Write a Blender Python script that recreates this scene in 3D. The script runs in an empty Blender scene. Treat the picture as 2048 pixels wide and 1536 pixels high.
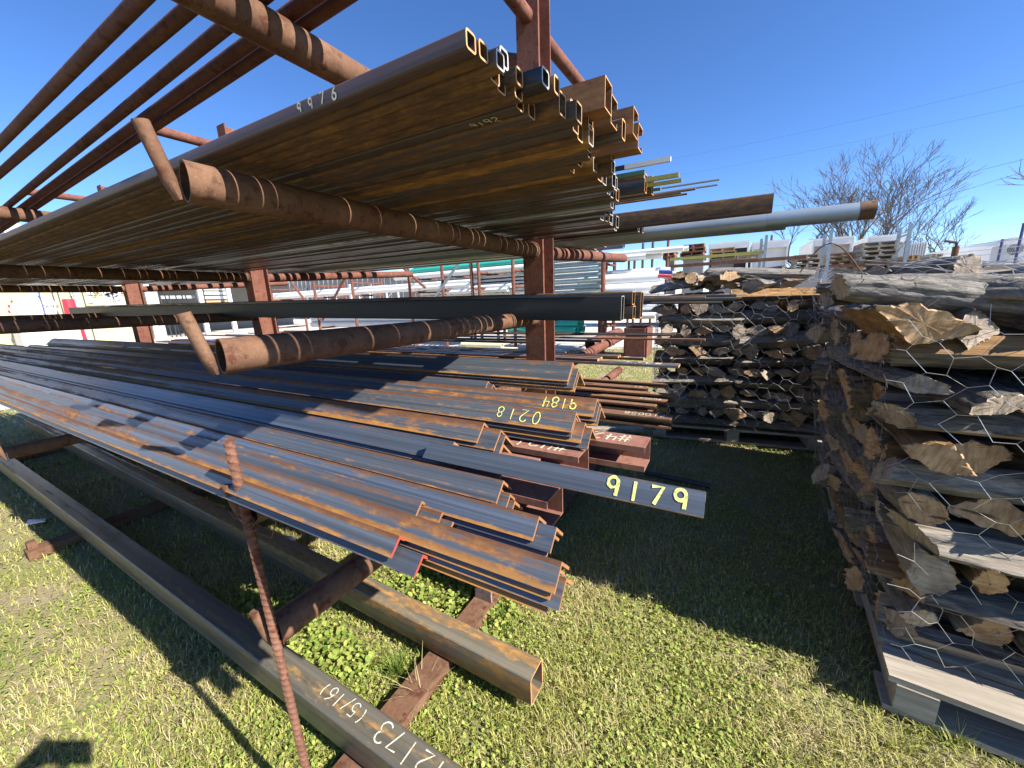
import bpy, math, random
import numpy as np
from mathutils import Vector, Matrix, Euler

random.seed(7)
rng = np.random.default_rng(11)
R = math.radians
scene = bpy.context.scene
COL = scene.collection

# ---------------------------------------------------------------- camera
CAM_H, F_PX = 1.3, 765.0            # eye height in metres, focal length in pixels of a 2048 px wide frame
def _rx(a): c, s = math.cos(a), math.sin(a); return np.array([[1,0,0],[0,c,-s],[0,s,c]])
def _rz(a): c, s = math.cos(a), math.sin(a); return np.array([[c,-s,0],[s,c,0],[0,0,1]])
_B = np.array([[1,0,0],[0,0,-1],[0,1,0]], float)
W2C = _rz(R(-2.3)) @ _rx(R(12.5)) @ _B @ _rz(R(-29.45))
cam_d = bpy.data.cameras.new('camera'); cam = bpy.data.objects.new('camera', cam_d); COL.objects.link(cam)
cam_d.sensor_width = 36.0; cam_d.lens = F_PX / 2048 * 36.0
cam_d.clip_start = 0.02; cam_d.clip_end = 3000
cam.matrix_world = Matrix(((W2C[0][0], -W2C[1][0], -W2C[2][0], 0), (W2C[0][1], -W2C[1][1], -W2C[2][1], 0),
                           (W2C[0][2], -W2C[1][2], -W2C[2][2], CAM_H), (0, 0, 0, 1)))
scene.camera = cam

# ---------------------------------------------------------------- sky, sun, exposure
SUN_EL, SUN_AZ = 37.0, 176.8          # light travels towards azimuth 176.8 deg (from +X), i.e. almost along -X
w = bpy.data.worlds.new('World'); scene.world = w; w.use_nodes = True
nt = w.node_tree; nt.nodes.clear()
wo = nt.nodes.new('ShaderNodeOutputWorld'); bg = nt.nodes.new('ShaderNodeBackground'); sk = nt.nodes.new('ShaderNodeTexSky')
sk.sky_type = 'NISHITA'; sk.sun_disc = False; sk.sun_elevation = R(SUN_EL)
sx, sy = -math.cos(R(SUN_AZ)), -math.sin(R(SUN_AZ))       # towards the sun
sk.sun_rotation = math.atan2(sx, sy)
sk.altitude = 300; sk.air_density = 0.7; sk.dust_density = 0.0; sk.ozone_density = 4.0
bg.inputs['Strength'].default_value = 0.105
hs = nt.nodes.new('ShaderNodeHueSaturation'); hs.inputs['Saturation'].default_value = 1.15; hs.inputs['Hue'].default_value = 0.506
nt.links.new(sk.outputs[0], hs.inputs['Color']); nt.links.new(hs.outputs[0], bg.inputs[0]); nt.links.new(bg.outputs[0], wo.inputs[0])
sun_d = bpy.data.lights.new('sun', 'SUN'); sun = bpy.data.objects.new('sun', sun_d); COL.objects.link(sun)
sun_d.energy = 4.9; sun_d.angle = R(0.53); sun_d.color = (1.0, 0.95, 0.87)
ld = Vector((-sx * math.cos(R(SUN_EL)), -sy * math.cos(R(SUN_EL)), -math.sin(R(SUN_EL))))
sun.rotation_euler = ld.to_track_quat('-Z', 'Y').to_euler()
scene.view_settings.view_transform = 'Standard'; scene.view_settings.look = 'None'
scene.view_settings.exposure = 1.32; scene.view_settings.gamma = 1.0
scene.view_settings.use_curve_mapping = False
scene.cycles.max_bounces = 6; scene.cycles.diffuse_bounces = 3; scene.cycles.glossy_bounces = 3
scene.cycles.caustics_reflective = False; scene.cycles.caustics_refractive = False

# ---------------------------------------------------------------- survey helpers: sight line of a measured pixel cut by a known plane
def ray(px, py): return W2C.T @ np.array([(px - 1024) / F_PX, (py - 768) / F_PX, 1.0])
def at_y(px, py, Y): v = ray(px, py); t = Y / v[1]; return Vector((v[0]*t, Y, CAM_H + v[2]*t))
def at_x(px, py, X): v = ray(px, py); t = X / v[0]; return Vector((X, v[1]*t, CAM_H + v[2]*t))
def at_z(px, py, Z): v = ray(px, py); t = (Z - CAM_H) / v[2]; return Vector((v[0]*t, v[1]*t, Z))

# ---------------------------------------------------------------- materials
MATS = {}
def newmat(name):
    m = bpy.data.materials.new(name); m.use_nodes = True; n = m.node_tree; n.nodes.clear()
    o = n.nodes.new('ShaderNodeOutputMaterial'); b = n.nodes.new('ShaderNodeBsdfPrincipled'); n.links.new(b.outputs[0], o.inputs[0])
    MATS[name] = m
    return m, n, b
def nd(n, t, **kw):
    x = n.nodes.new(t)
    for k, v in kw.items():
        if k in x.inputs: x.inputs[k].default_value = v
        else: setattr(x, k, v)
    return x
def ramp(n, fac, stops):
    r = n.nodes.new('ShaderNodeValToRGB'); e = r.color_ramp.elements
    while len(e) < len(stops): e.new(0.5)
    for el, (p, c) in zip(e, stops):
        el.position = p; el.color = (*c, 1) if len(c) == 3 else c
    n.links.new(fac, r.inputs[0]); return r.outputs[0]
def coords(n, scale=(1,1,1), world=False, rand=True):
    tc = n.nodes.new('ShaderNodeTexCoord'); mp = n.nodes.new('ShaderNodeMapping'); mp.inputs['Scale'].default_value = scale
    n.links.new(tc.outputs['Object'], mp.inputs[0])
    if rand:
        oi = n.nodes.new('ShaderNodeObjectInfo'); mu = nd(n, 'ShaderNodeMath', operation='MULTIPLY'); mu.inputs[1].default_value = 37.0
        n.links.new(oi.outputs['Random'], mu.inputs[0]); cb = n.nodes.new('ShaderNodeCombineXYZ')
        for i in range(3): n.links.new(mu.outputs[0], cb.inputs[i])
        n.links.new(cb.outputs[0], mp.inputs['Location'])
    return mp.outputs[0]
def noise(n, vec, scale, detail=5, rough=0.6, dist=0.0):
    x = nd(n, 'ShaderNodeTexNoise', Scale=scale, Detail=detail, Roughness=rough, Distortion=dist)
    n.links.new(vec, x.inputs['Vector']); return x.outputs['Fac']
def mix(n, fac, a, b, mode='MIX'):
    x = nd(n, 'ShaderNodeMix', data_type='RGBA', blend_type=mode)
    for s, v in ((0, fac), (6, a), (7, b)):
        if isinstance(v, (int, float)): x.inputs[s].default_value = v
        elif isinstance(v, tuple): x.inputs[s].default_value = (*v, 1)
        else: n.links.new(v, x.inputs[s])
    return x.outputs[2]
def bump(n, b, h, strength=0.3, dist=0.004):
    x = nd(n, 'ShaderNodeBump', Strength=strength, Distance=dist); n.links.new(h, x.inputs['Height']); n.links.new(x.outputs[0], b.inputs['Normal'])

def plain(name, col, rough=0.6, metal=0.0, var=0.18, scale=6, bs=0.1):
    m, n, b = newmat(name); v = coords(n); f = noise(n, v, scale)
    c = ramp(n, f, [(0.25, tuple(x*(1-var) for x in col)), (0.75, tuple(min(1, x*(1+var)) for x in col))])
    n.links.new(c, b.inputs['Base Color']); b.inputs['Roughness'].default_value = rough; b.inputs['Metallic'].default_value = metal
    if bs: bump(n, b, noise(n, v, scale*12), bs, 0.003)
    return m

def marker(name, col):
    m, n, b = newmat(name); v = coords(n); f = noise(n, v, 260, 4, 0.7); g_ = noise(n, v, 45, 4, 0.6); b.inputs['Base Color'].default_value = (*col, 1); b.inputs['Roughness'].default_value = 0.75
    ad = nd(n, 'ShaderNodeMath', operation='MULTIPLY_ADD'); n.links.new(g_, ad.inputs[0]); ad.inputs[1].default_value = 0.6; n.links.new(f, ad.inputs[2])
    k = ramp(n, ad.outputs[0], [(0.62, (0.9,)*3), (0.76, (0,0,0))]); t = n.nodes.new('ShaderNodeBsdfTransparent'); mx = n.nodes.new('ShaderNodeMixShader'); o = [x for x in n.nodes if x.type == 'OUTPUT_MATERIAL'][0]
    n.links.new(k, mx.inputs[0]); n.links.new(b.outputs[0], mx.inputs[1]); n.links.new(t.outputs[0], mx.inputs[2]); n.links.new(mx.outputs[0], o.inputs[0])
def rust_pipe(name, lo, mid, hi, rough=0.85):
    m, n, b = newmat(name); v = coords(n)
    a = noise(n, v, 6, 8, 0.75); d = noise(n, v, 42, 6, 0.75); e = noise(n, v, 170, 3, 0.6); sp = noise(n, v, 22, 3, 0.5)
    c = ramp(n, a, [(0.30, lo), (0.5, mid), (0.72, hi)])
    c = mix(n, ramp(n, d, [(0.52, (0,0,0)), (0.66, (0.75,0.75,0.75))]), c, tuple(x*0.62 for x in lo))
    c = mix(n, ramp(n, sp, [(0.60, (0,0,0)), (0.66, (0.8,0.8,0.8))]), c, (lo[0]*0.95, lo[1]*0.6, lo[2]*0.5))
    c = mix(n, ramp(n, e, [(0.60, (0,0,0)), (0.74, (0.5,0.5,0.5))]), c, tuple(min(1, x*1.35) for x in hi))
    n.links.new(c, b.inputs['Base Color']); b.inputs['Roughness'].default_value = rough
    b.inputs['Specular IOR Level'].default_value = 0.25
    bump(n, b, d, 0.35, 0.002)
    return m

def mill(name, base, rusts, amount, rough=0.42, metal=0.35, stretch=40, band=0.2, edges=0.0, speck=0.5):
    """bare mill-scale steel with rust running along the bar (local X); 'across' is the height within the bar's section"""
    m, n, b = newmat(name); v = coords(n, (0.45, stretch, stretch)); vi = coords(n, (22, 60, 60)); vp = coords(n, (1, 1, 1))
    a = noise(n, v, 1.3, 4, 0.55); f = noise(n, vi, 1.0, 8, 0.72); p = noise(n, vp, 120, 6, 0.75); bl = noise(n, vp, 5, 5, 0.65)
    oi = n.nodes.new('ShaderNodeObjectInfo')
    s = nd(n, 'ShaderNodeMapRange'); s.inputs['To Min'].default_value = -band; s.inputs['To Max'].default_value = band
    n.links.new(oi.outputs['Random'], s.inputs[0])
    def madd(x, k, y):
        q = nd(n, 'ShaderNodeMath', operation='MULTIPLY_ADD'); n.links.new(x, q.inputs[0]); q.inputs[1].default_value = k; n.links.new(y, q.inputs[2]); return q.outputs[0]
    t = madd(a, 1.0, s.outputs[0]); t = madd(f, 0.45, t); t = madd(bl, 0.35, t)
    at = n.nodes.new('ShaderNodeAttribute'); at.attribute_name = 'across'
    if edges:
        e = ramp(n, at.outputs['Fac'], [(0.0, (1,1,1)), (0.28, (0.12,0.12,0.12)), (0.72, (0.2,0.2,0.2)), (0.97, (0.85,0.85,0.85))]); t = madd(e, edges, t)
    th = 1.16 - amount*0.5 + edges*0.35
    k = ramp(n, t, [(max(0, min(.98, th-0.05)), (0,0,0)), (min(1, th+0.06), (1,1,1))]) if th+.06 <= 1 else None
    if k is None:
        sb = nd(n, 'ShaderNodeMath', operation='MULTIPLY'); n.links.new(t, sb.inputs[0]); sb.inputs[1].default_value = 0.5
        k = ramp(n, sb.outputs[0], [((th-0.05)/2, (0,0,0)), ((th+0.06)/2, (1,1,1))])
    rc = ramp(n, f, [(0.32, rusts[0]), (0.5, rusts[1]), (0.7, rusts[2])])
    if edges:
        lo_edge = ramp(n, at.outputs['Fac'], [(0.05, (0.75,0.75,0.75)), (0.4, (0,0,0))]); rc = mix(n, lo_edge, rc, rusts[2])
        hi_edge = ramp(n, at.outputs['Fac'], [(0.6, (0,0,0)), (0.95, (0.8,0.8,0.8))]); rc = mix(n, hi_edge, rc, rusts[0])
    bc = ramp(n, noise(n, v, 2.7, 5, 0.6), [(0.3, tuple(x*0.55 for x in base)), (0.7, tuple(x*1.4 for x in base))])
    bc = mix(n, ramp(n, oi.outputs['Random'], [(0, (0.35,)*3), (1, (0,0,0))]), bc, tuple(x*0.35 for x in base))
    c = mix(n, k, bc, rc)
    c = mix(n, ramp(n, p, [(0.58, (0,0,0)), (0.68, (speck,)*3)]), c, rusts[1])
    n.links.new(c, b.inputs['Base Color'])
    rr = ramp(n, k, [(0, (rough,)*3), (1, (0.85,)*3)]); n.links.new(rr, b.inputs['Roughness'])
    mm = ramp(n, k, [(0, (metal,)*3), (1, (0.0,)*3)]); n.links.new(mm, b.inputs['Metallic'])
    bump(n, b, p, 0.18, 0.0015)
    return m

ORANGE = ((0.085, 0.036, 0.02), (0.19, 0.075, 0.026), (0.42, 0.20, 0.045))
BROWN = ((0.045, 0.026, 0.016), (0.095, 0.052, 0.026), (0.20, 0.105, 0.04))
rust_pipe('rack_rust', (0.085, 0.042, 0.026), (0.145, 0.074, 0.043), (0.215, 0.122, 0.074))
rust_pipe('rack_rust_red', (0.10, 0.040, 0.028), (0.16, 0.064, 0.043), (0.225, 0.10, 0.068))
rust_pipe('overhead_rust', (0.06, 0.028, 0.024), (0.105, 0.046, 0.037), (0.16, 0.075, 0.058))
rust_pipe('rebar_rust', (0.10, 0.045, 0.030), (0.17, 0.080, 0.052), (0.25, 0.13, 0.088))
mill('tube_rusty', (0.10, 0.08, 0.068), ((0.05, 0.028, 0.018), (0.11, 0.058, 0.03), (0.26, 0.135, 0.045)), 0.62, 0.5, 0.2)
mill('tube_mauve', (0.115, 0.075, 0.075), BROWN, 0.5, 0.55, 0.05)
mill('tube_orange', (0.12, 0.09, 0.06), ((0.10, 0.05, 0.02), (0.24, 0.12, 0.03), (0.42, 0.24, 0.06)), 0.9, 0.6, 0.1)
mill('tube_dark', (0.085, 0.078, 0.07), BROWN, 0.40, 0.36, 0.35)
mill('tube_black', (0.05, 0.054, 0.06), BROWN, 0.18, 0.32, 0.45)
mill('tube_blue', (0.26, 0.28, 0.31), BROWN, 0.10, 0.3, 0.5, 40, .05)
mill('angle_steel', (0.125, 0.15, 0.185), ORANGE, 0.32, 0.36, 0.42, 60, 0.10, 0.24)
mill('angle_rust', (0.125, 0.142, 0.16), ORANGE, 0.42, 0.40, 0.38, 60, 0.12, 0.26)
mill('beam_steel', (0.16, 0.147, 0.115), ((0.10,0.07,0.035),(0.18,0.12,0.05),(0.36,0.19,0.06)), 0.38, 0.42, 0.25, 16, 0.1)
mill('beam_orange', (0.17, 0.15, 0.11), ((0.12,0.07,0.03),(0.26,0.14,0.045),(0.46,0.23,0.06)), 0.55, 0.45, 0.2, 16, 0.02)
mill('flat_steel', (0.11, 0.13, 0.16), ORANGE, 0.45, 0.36, 0.45, 30, 0.15)
mill('black_beam', (0.013, 0.015, 0.018), BROWN, 0.0, 0.55, 0.0, 14, 0.05, 0, 0.1)
mill('purlin_brown', (0.20, 0.105, 0.06), ((0.12,0.055,0.028),(0.22,0.10,0.042),(0.32,0.17,0.06)), 0.5, 0.6, 0.0)
rust_pipe('primer_red', (0.19, 0.085, 0.06), (0.26, 0.125, 0.09), (0.32, 0.165, 0.125), 0.6)
plain('cut_rust', (0.52, 0.27, 0.11), 0.7, 0.0, 0.3, 30)
rust_pipe('cement_smear', (0.20, 0.10, 0.07), (0.30, 0.22, 0.18), (0.42, 0.39, 0.35))
plain('cut_brown', (0.27, 0.12, 0.05), 0.8, 0.0, 0.35, 40)
plain('cut_steel', (0.55, 0.50, 0.46), 0.45, 0.3, 0.2, 30)
plain('cut_red', (0.38, 0.05, 0.035), 0.6, 0.0, 0.2, 30)
plain('galvanised', (0.30, 0.35, 0.39), 0.42, 0.5, 0.14, 5, 0.04)
plain('galv_sheet', (0.36, 0.42, 0.42), 0.5, 0.35, 0.15, 3, 0.04)
plain('black_wrap', (0.03, 0.03, 0.035), 0.5)
plain('green_paint', (0.06, 0.15, 0.09), 0.5)
plain('yellow_tip', (0.32, 0.30, 0.07), 0.5)
marker('marker_yellow', (0.70, 0.72, 0.20))
marker('marker_white', (0.66, 0.62, 0.46))
marker('marker_red', (0.36, 0.03, 0.03))
plain('wire_shade', (0.22, 0.20, 0.18), 0.5, 0.3, 0.1, 20, 0)  # darker copy of the netting wire, left-side shade put into its colour
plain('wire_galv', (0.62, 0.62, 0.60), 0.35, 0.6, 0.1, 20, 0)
plain('pvc_white', (0.80, 0.80, 0.77), 0.4, 0, 0.04, 3, 0)
plain('pvc_grey', (0.55, 0.56, 0.56), 0.45, 0, 0.06, 3, 0)
plain('pvc_green', (0.03, 0.42, 0.33), 0.4, 0, 0.08, 3, 0)
plain('pvc_cream', (0.72, 0.66, 0.45), 0.5, 0, 0.08, 3, 0)
plain('red_plastic', (0.60, 0.03, 0.05), 0.4)
plain('blue_plastic', (0.05, 0.10, 0.35), 0.4)
plain('tan_wall', (0.44, 0.39, 0.23), 0.7, 0, 0.05, 1)
plain('white_paint', (0.72, 0.72, 0.70), 0.55, 0, 0.05, 1.5, 0)
plain('white_dirty', (0.66, 0.66, 0.63), 0.6, 0, 0.12, 1.2, 0.03)
plain('panel_pink', (0.50, 0.43, 0.39), 0.75, 0, 0.2, 1.5)
plain('grey_wall', (0.24, 0.235, 0.22), 0.7, 0, 0.1, 1.2, 0.03)
plain('grey_paint', (0.32, 0.36, 0.37), 0.5, 0, 0.08, 2, 0)
plain('interior_shade', (0.03, 0.03, 0.032), 0.9)  # near-black panel colour that stands in for the unlit depth of an open box
plain('blue_sign', (0.05, 0.12, 0.22), 0.5, 0, 0.05, 2, 0)
plain('ink_dark', (0.05, 0.05, 0.06), 0.7, 0, 0.05, 4, 0)
plain('yellow_sign', (0.80, 0.62, 0.03), 0.5, 0, 0.05, 4, 0)
plain('window_glass', (0.10, 0.16, 0.20), 0.08, 0, 0.05, 2, 0)
plain('cup_plastic', (0.62, 0.64, 0.68), 0.4, 0, 0.05, 8, 0)
plain('blade_metal', (0.52, 0.54, 0.53), 0.4, 0.4, 0.1, 3, 0)
plain('purple_post', (0.09, 0.08, 0.20), 0.5, 0, 0.1, 3, 0)
def woodmat(name, lo, hi, stretch=14, rough=0.85, bs=0.5, sc=3.0):
    m, n, b = newmat(name); v = coords(n, (1.2, stretch, stretch)); v2 = coords(n)
    f = noise(n, v, sc, 8, 0.65, 0.5); g = noise(n, v2, 3, 4)
    c = ramp(n, f, [(0.3, lo), (0.52, tuple((a+b_)/2 for a, b_ in zip(lo, hi))), (0.7, hi)])
    c = mix(n, ramp(n, g, [(0.4, (0,0,0)), (0.65, (0.6,0.6,0.6))]), c, tuple((a+b_)*0.35+0.02 for a, b_ in zip(lo, hi)))
    n.links.new(c, b.inputs['Base Color']); b.inputs['Roughness'].default_value = rough; b.inputs['Specular IOR Level'].default_value = 0.2
    bump(n, b, f, bs, 0.012); return m
woodmat('bark', (0.03, 0.025, 0.022), (0.30, 0.255, 0.205), 9, 0.95, 1.0, 7)
woodmat('bark_grey', (0.05, 0.045, 0.04), (0.42, 0.38, 0.325), 9, 0.95, 1.0, 7)
woodmat('split_grey', (0.13, 0.105, 0.08), (0.46, 0.40, 0.32), 22, 0.85, 0.7, 3.5)
woodmat('split_tan', (0.15, 0.075, 0.03), (0.46, 0.27, 0.11), 20, 0.85, 0.7, 3.5)
woodmat('pallet_wood', (0.24, 0.20, 0.15), (0.50, 0.44, 0.35), 18, 0.85, 0.3)
woodmat('pallet_new', (0.34, 0.22, 0.11), (0.58, 0.42, 0.24), 18, 0.85, 0.3)
woodmat('pallet_red', (0.20, 0.08, 0.05), (0.34, 0.17, 0.11), 18, 0.85, 0.3)
woodmat('tree_bark', (0.115, 0.095, 0.08), (0.24, 0.205, 0.175), 3, 0.95, 0.3)
def endgrain(name, lo, hi):
    m, n, b = newmat(name); v = coords(n, (1, 1, 1)); vs_ = coords(n, (8, 60, 9)); vc = coords(n, (3, 14, 70))
    f = noise(n, v, 16, 6, 0.7); g_ = noise(n, vs_, 2.0, 5, 0.6); k = noise(n, vc, 1.0, 4, 0.6)
    c = ramp(n, f, [(0.3, lo), (0.65, hi)]); c = mix(n, ramp(n, g_, [(0.35, (0.5,)*3), (0.55, (0,0,0))]), c, tuple(x*0.5 for x in lo))
    c = mix(n, ramp(n, k, [(0.30, (0.85,)*3), (0.37, (0,0,0))]), c, tuple(x*0.2 for x in lo))
    n.links.new(c, b.inputs['Base Color']); b.inputs['Roughness'].default_value = 0.9; bump(n, b, g_, 0.35, 0.004); return m
endgrain('end_tan', (0.28, 0.15, 0.07), (0.56, 0.38, 0.21))
endgrain('end_grey', (0.20, 0.15, 0.11), (0.46, 0.37, 0.27))
def M(x): return MATS[x]

# tinted plant materials: the tint attribute is the blade's own hue
def plant(name, stops, trans=0.25):
    m, n, b = newmat(name); a = n.nodes.new('ShaderNodeAttribute'); a.attribute_name = 'tint'
    c = ramp(n, a.outputs['Fac'], stops); n.links.new(c, b.inputs['Base Color']); b.inputs['Roughness'].default_value = 0.6
    b.inputs['Specular IOR Level'].default_value = 0.25
    t = n.nodes.new('ShaderNodeBsdfTranslucent'); n.links.new(c, t.inputs[0]); mx = nd(n, 'ShaderNodeMixShader'); mx.inputs[0].default_value = trans
    o = [x for x in n.nodes if x.type == 'OUTPUT_MATERIAL'][0]
    n.links.new(b.outputs[0], mx.inputs[1]); n.links.new(t.outputs[0], mx.inputs[2]); n.links.new(mx.outputs[0], o.inputs[0])
plant('grass_blade', [(0.0, (0.09, 0.17, 0.02)), (0.3, (0.27, 0.31, 0.06)), (0.55, (0.44, 0.42, 0.12)), (0.78, (0.50, 0.42, 0.20)), (1.0, (0.58, 0.48, 0.30))])
plant('clover_leaf', [(0.0, (0.09, 0.17, 0.03)), (0.5, (0.25, 0.32, 0.06)), (1.0, (0.42, 0.44, 0.12))])

def ground_mat():
    m, n, b = newmat('soil_turf'); tc = n.nodes.new('ShaderNodeTexCoord')
    f = noise(n, tc.outputs['Object'], 2.2, 8, 0.65); g = noise(n, tc.outputs['Object'], 60, 6, 0.75); h = noise(n, tc.outputs['Object'], 0.35, 4)
    c = ramp(n, g, [(0.3, (0.11, 0.095, 0.045)), (0.5, (0.22, 0.22, 0.07)), (0.7, (0.36, 0.34, 0.13))])
    d = ramp(n, g, [(0.3, (0.16, 0.12, 0.075)), (0.7, (0.42, 0.34, 0.20))])
    c = mix(n, ramp(n, f, [(0.42, (0,0,0)), (0.6, (1,1,1))]), c, d)
    c = mix(n, ramp(n, h, [(0.45, (0,0,0)), (0.7, (0.5,0.5,0.5))]), c, (0.22, 0.20, 0.07))
    n.links.new(c, b.inputs['Base Color']); b.inputs['Roughness'].default_value = 0.95; bump(n, b, g, 0.7, 0.02)
ground_mat()
def gravel_mat():
    m, n, b = newmat('caliche'); tc = n.nodes.new('ShaderNodeTexCoord')
    f = noise(n, tc.outputs['Object'], 0.5, 8, 0.65); g = noise(n, tc.outputs['Object'], 25, 6, 0.8)
    c = ramp(n, f, [(0.3, (0.42, 0.36, 0.30)), (0.6, (0.62, 0.56, 0.49))]); c = mix(n, 0.35, c, ramp(n, g, [(0.3, (0.3, 0.26, 0.22)), (0.7, (0.75, 0.70, 0.62))]))
    n.links.new(c, b.inputs['Base Color']); b.inputs['Roughness'].default_value = 0.95; bump(n, b, g, 0.5, 0.02)
gravel_mat()

# ---------------------------------------------------------------- mesh helpers
class MB:
    def __init__(s): s.v = []; s.f = []; s.m = []
    def add(s, vs, fs, mi=0):
        o = len(s.v); s.v += [tuple(v) for v in vs]; s.f += [tuple(i + o for i in f) for f in fs]; s.m += [mi] * len(fs); return s
    def box(s, a, b, mi=0):
        x0, y0, z0 = a; x1, y1, z1 = b
        return s.add([(x0,y0,z0),(x1,y0,z0),(x1,y1,z0),(x0,y1,z0),(x0,y0,z1),(x1,y0,z1),(x1,y1,z1),(x0,y1,z1)],
                     [(0,3,2,1),(4,5,6,7),(0,1,5,4),(1,2,6,5),(2,3,7,6),(3,0,4,7)], mi)
    def obox(s, p, q, w, h, up=(0,0,1), mi=0):
        p, q = Vector(p), Vector(q); d = (q - p).normalized(); u = Vector(up); sd = d.cross(u).normalized(); u = sd.cross(d)
        vs = [c + sd*w/2*a + u*h/2*b for c in (p, q) for a, b in ((-1,-1),(1,-1),(1,1),(-1,1))]
        return s.add(vs, [(0,1,2,3),(7,6,5,4),(0,4,5,1),(1,5,6,2),(2,6,7,3),(3,7,4,0)], mi)
    def tube(s, p, q, r0, r1=None, n=8, caps=True, mi=0):
        r1 = r0 if r1 is None else r1; p, q = Vector(p), Vector(q); d = (q - p)
        if d.length < 1e-6: return s
        d.normalize(); a = d.orthogonal().normalized(); b = d.cross(a)
        vs = []
        for c, r in ((p, r0), (q, r1)):
            for i in range(n):
                t = 2*math.pi*i/n; vs.append(c + a*(r*math.cos(t)) + b*(r*math.sin(t)))
        fs = [(i, (i+1) % n, n+(i+1) % n, n+i) for i in range(n)]
        if caps: fs += [tuple(range(n-1, -1, -1)), tuple(range(n, 2*n))]
        return s.add(vs, fs, mi)
    def path(s, pts, r, n=6, mi=0):
        for a, b in zip(pts, pts[1:]): s.tube(a, b, r, r, n, True, mi)
        return s
    def hollow(s, p, q, r, t, n=20, mi=0, mc=1):
        p, q = Vector(p), Vector(q); d = (q-p).normalized(); a = d.orthogonal().normalized(); b = d.cross(a); ri = r - t; vs = []
        for c, rr in ((p, r), (q, r), (p, ri), (q, ri)):
            for i in range(n):
                th = 2*math.pi*i/n; vs.append(c + a*(rr*math.cos(th)) + b*(rr*math.sin(th)))
        s.add(vs, [(i, (i+1)%n, n+(i+1)%n, n+i) for i in range(n)] + [(2*n+(i+1)%n, 2*n+i, 3*n+i, 3*n+(i+1)%n) for i in range(n)], mi)
        o = len(s.v) - 4*n
        s.f += [tuple(o+j for j in ((i+1)%n, i, 2*n+i, 2*n+(i+1)%n)) for i in range(n)] + [tuple(o+j for j in (n+i, n+(i+1)%n, 3*n+(i+1)%n, 3*n+i)) for i in range(n)]
        s.m += [mc]*(2*n); return s
    def mesh(s, name, mats, smooth=True, ang=32):
        me = bpy.data.meshes.new(name); me.from_pydata(s.v, [], s.f)
        for m in mats: me.materials.append(M(m) if isinstance(m, str) else m)
        if len(mats) > 1: me.polygons.foreach_set('material_index', [min(i, len(mats)-1) for i in s.m])
        if smooth:
            me.polygons.foreach_set('use_smooth', [True]*len(me.polygons)); me.set_sharp_from_angle(angle=R(ang))
        me.update(); return me

LABELS = {}
def tag(o, label=None, cat=None, group=None, kind=None):
    if label: o['label'] = label; LABELS.setdefault(label, []).append(o)
    if cat: o['category'] = cat
    if group: o['group'] = group
    if kind: o['kind'] = kind
    return o
def link(name, me, parent=None, loc=None, rot=None):
    o = bpy.data.objects.new(name, me); COL.objects.link(o)
    if loc is not None: o.location = loc
    if rot is not None: o.rotation_euler = rot
    if parent is not None: o.parent = parent
    return o
def empty(name, loc, rz=0):
    o = bpy.data.objects.new(name, None); COL.objects.link(o); o.location = loc; o.rotation_euler = (0, 0, rz); o.empty_display_size = 0.1; return o
def part(name, mb, mats, parent, smooth=True, world=True):
    """a part whose mesh is written in world coordinates under a parent Empty that is only translated"""
    if isinstance(mats, str): mats = [mats]
    o = link(name, mb.mesh(name, mats, smooth), parent)
    if world and parent is not None:
        p = parent; off = Vector((0,0,0))
        while p is not None: off += Vector(p.location); p = p.parent
        o.location = -off
    return o
def solo(name, mb, mats, label, cat, group=None, smooth=True, kind=None):
    if isinstance(mats, str): mats = [mats]
    # origin at the thing's own base
    vs = np.array(mb.v); c = (vs.min(0) + vs.max(0)) / 2; c[2] = vs[:, 2].min(); mb.v = [tuple(x) for x in (vs - c)]
    o = link(name, mb.mesh(name, mats, smooth), None, c); return tag(o, label, cat, group, kind)
ORD = ['zeroth','first','second','third','fourth','fifth','sixth','seventh','eighth','ninth','tenth','eleventh','twelfth','thirteenth','fourteenth','fifteenth','sixteenth','seventeenth','eighteenth','nineteenth','twentieth',
       ] + [t + ('-' + o if o else '') for t in ('twenty', 'thirty', 'forty', 'fifty') for o in ('first','second','third','fourth','fifth','sixth','seventh','eighth','ninth','')]
for _i, _w in ((30, 'thirtieth'), (40, 'fortieth'), (50, 'fiftieth')): ORD[_i] = _w

# profiles in local (y, z)
def rrect(w, h, r, k=3):
    pts = []
    for cx, cy, a0 in ((w/2-r, h/2-r, 0), (-w/2+r, h/2-r, 90), (-w/2+r, -h/2+r, 180), (w/2-r, -h/2+r, 270)):
        for i in range(k+1):
            t = R(a0 + 90*i/k); pts.append((cx + r*math.cos(t), cy + r*math.sin(t)))
    return pts
def p_tube(w, h, t=0.003, r=0.005): return ('ring', rrect(w, h, r), rrect(w-2*t, h-2*t, max(0.0008, r-t)))
def p_pipe(r, t=0.003, n=20):
    return ('ring', [(r*math.cos(2*math.pi*i/n), r*math.sin(2*math.pi*i/n)) for i in range(n)], [((r-t)*math.cos(2*math.pi*i/n), (r-t)*math.sin(2*math.pi*i/n)) for i in range(n)])
def p_rod(r, n=8): return ('poly', [(r*math.cos(2*math.pi*i/n), r*math.sin(2*math.pi*i/n)) for i in range(n)])
def p_angle(leg, t=0.004):
    a = leg*0.7071; s = t*0.7071
    return ('poly', [(0,0), (-a,-a), (-a+s,-a-s), (0,-2*s), (a-s,-a-s), (a,-a)])
def p_flat(w, h): return ('poly', [(-w/2,-h/2), (w/2,-h/2), (w/2,h/2), (-w/2,h/2)])
def p_chan(w, h, lip=0.012, t=0.0025):   # web at +y, open towards -y, origin bottom centre
    y0, y1 = -w/2, w/2
    return ('poly', [(y0,0),(y1,0),(y1,h),(y0,h),(y0,h-lip),(y0+t,h-lip),(y0+t,h-t),(y1-t,h-t),(y1-t,t),(y0+t,t),(y0+t,lip),(y0,lip)])
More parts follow.
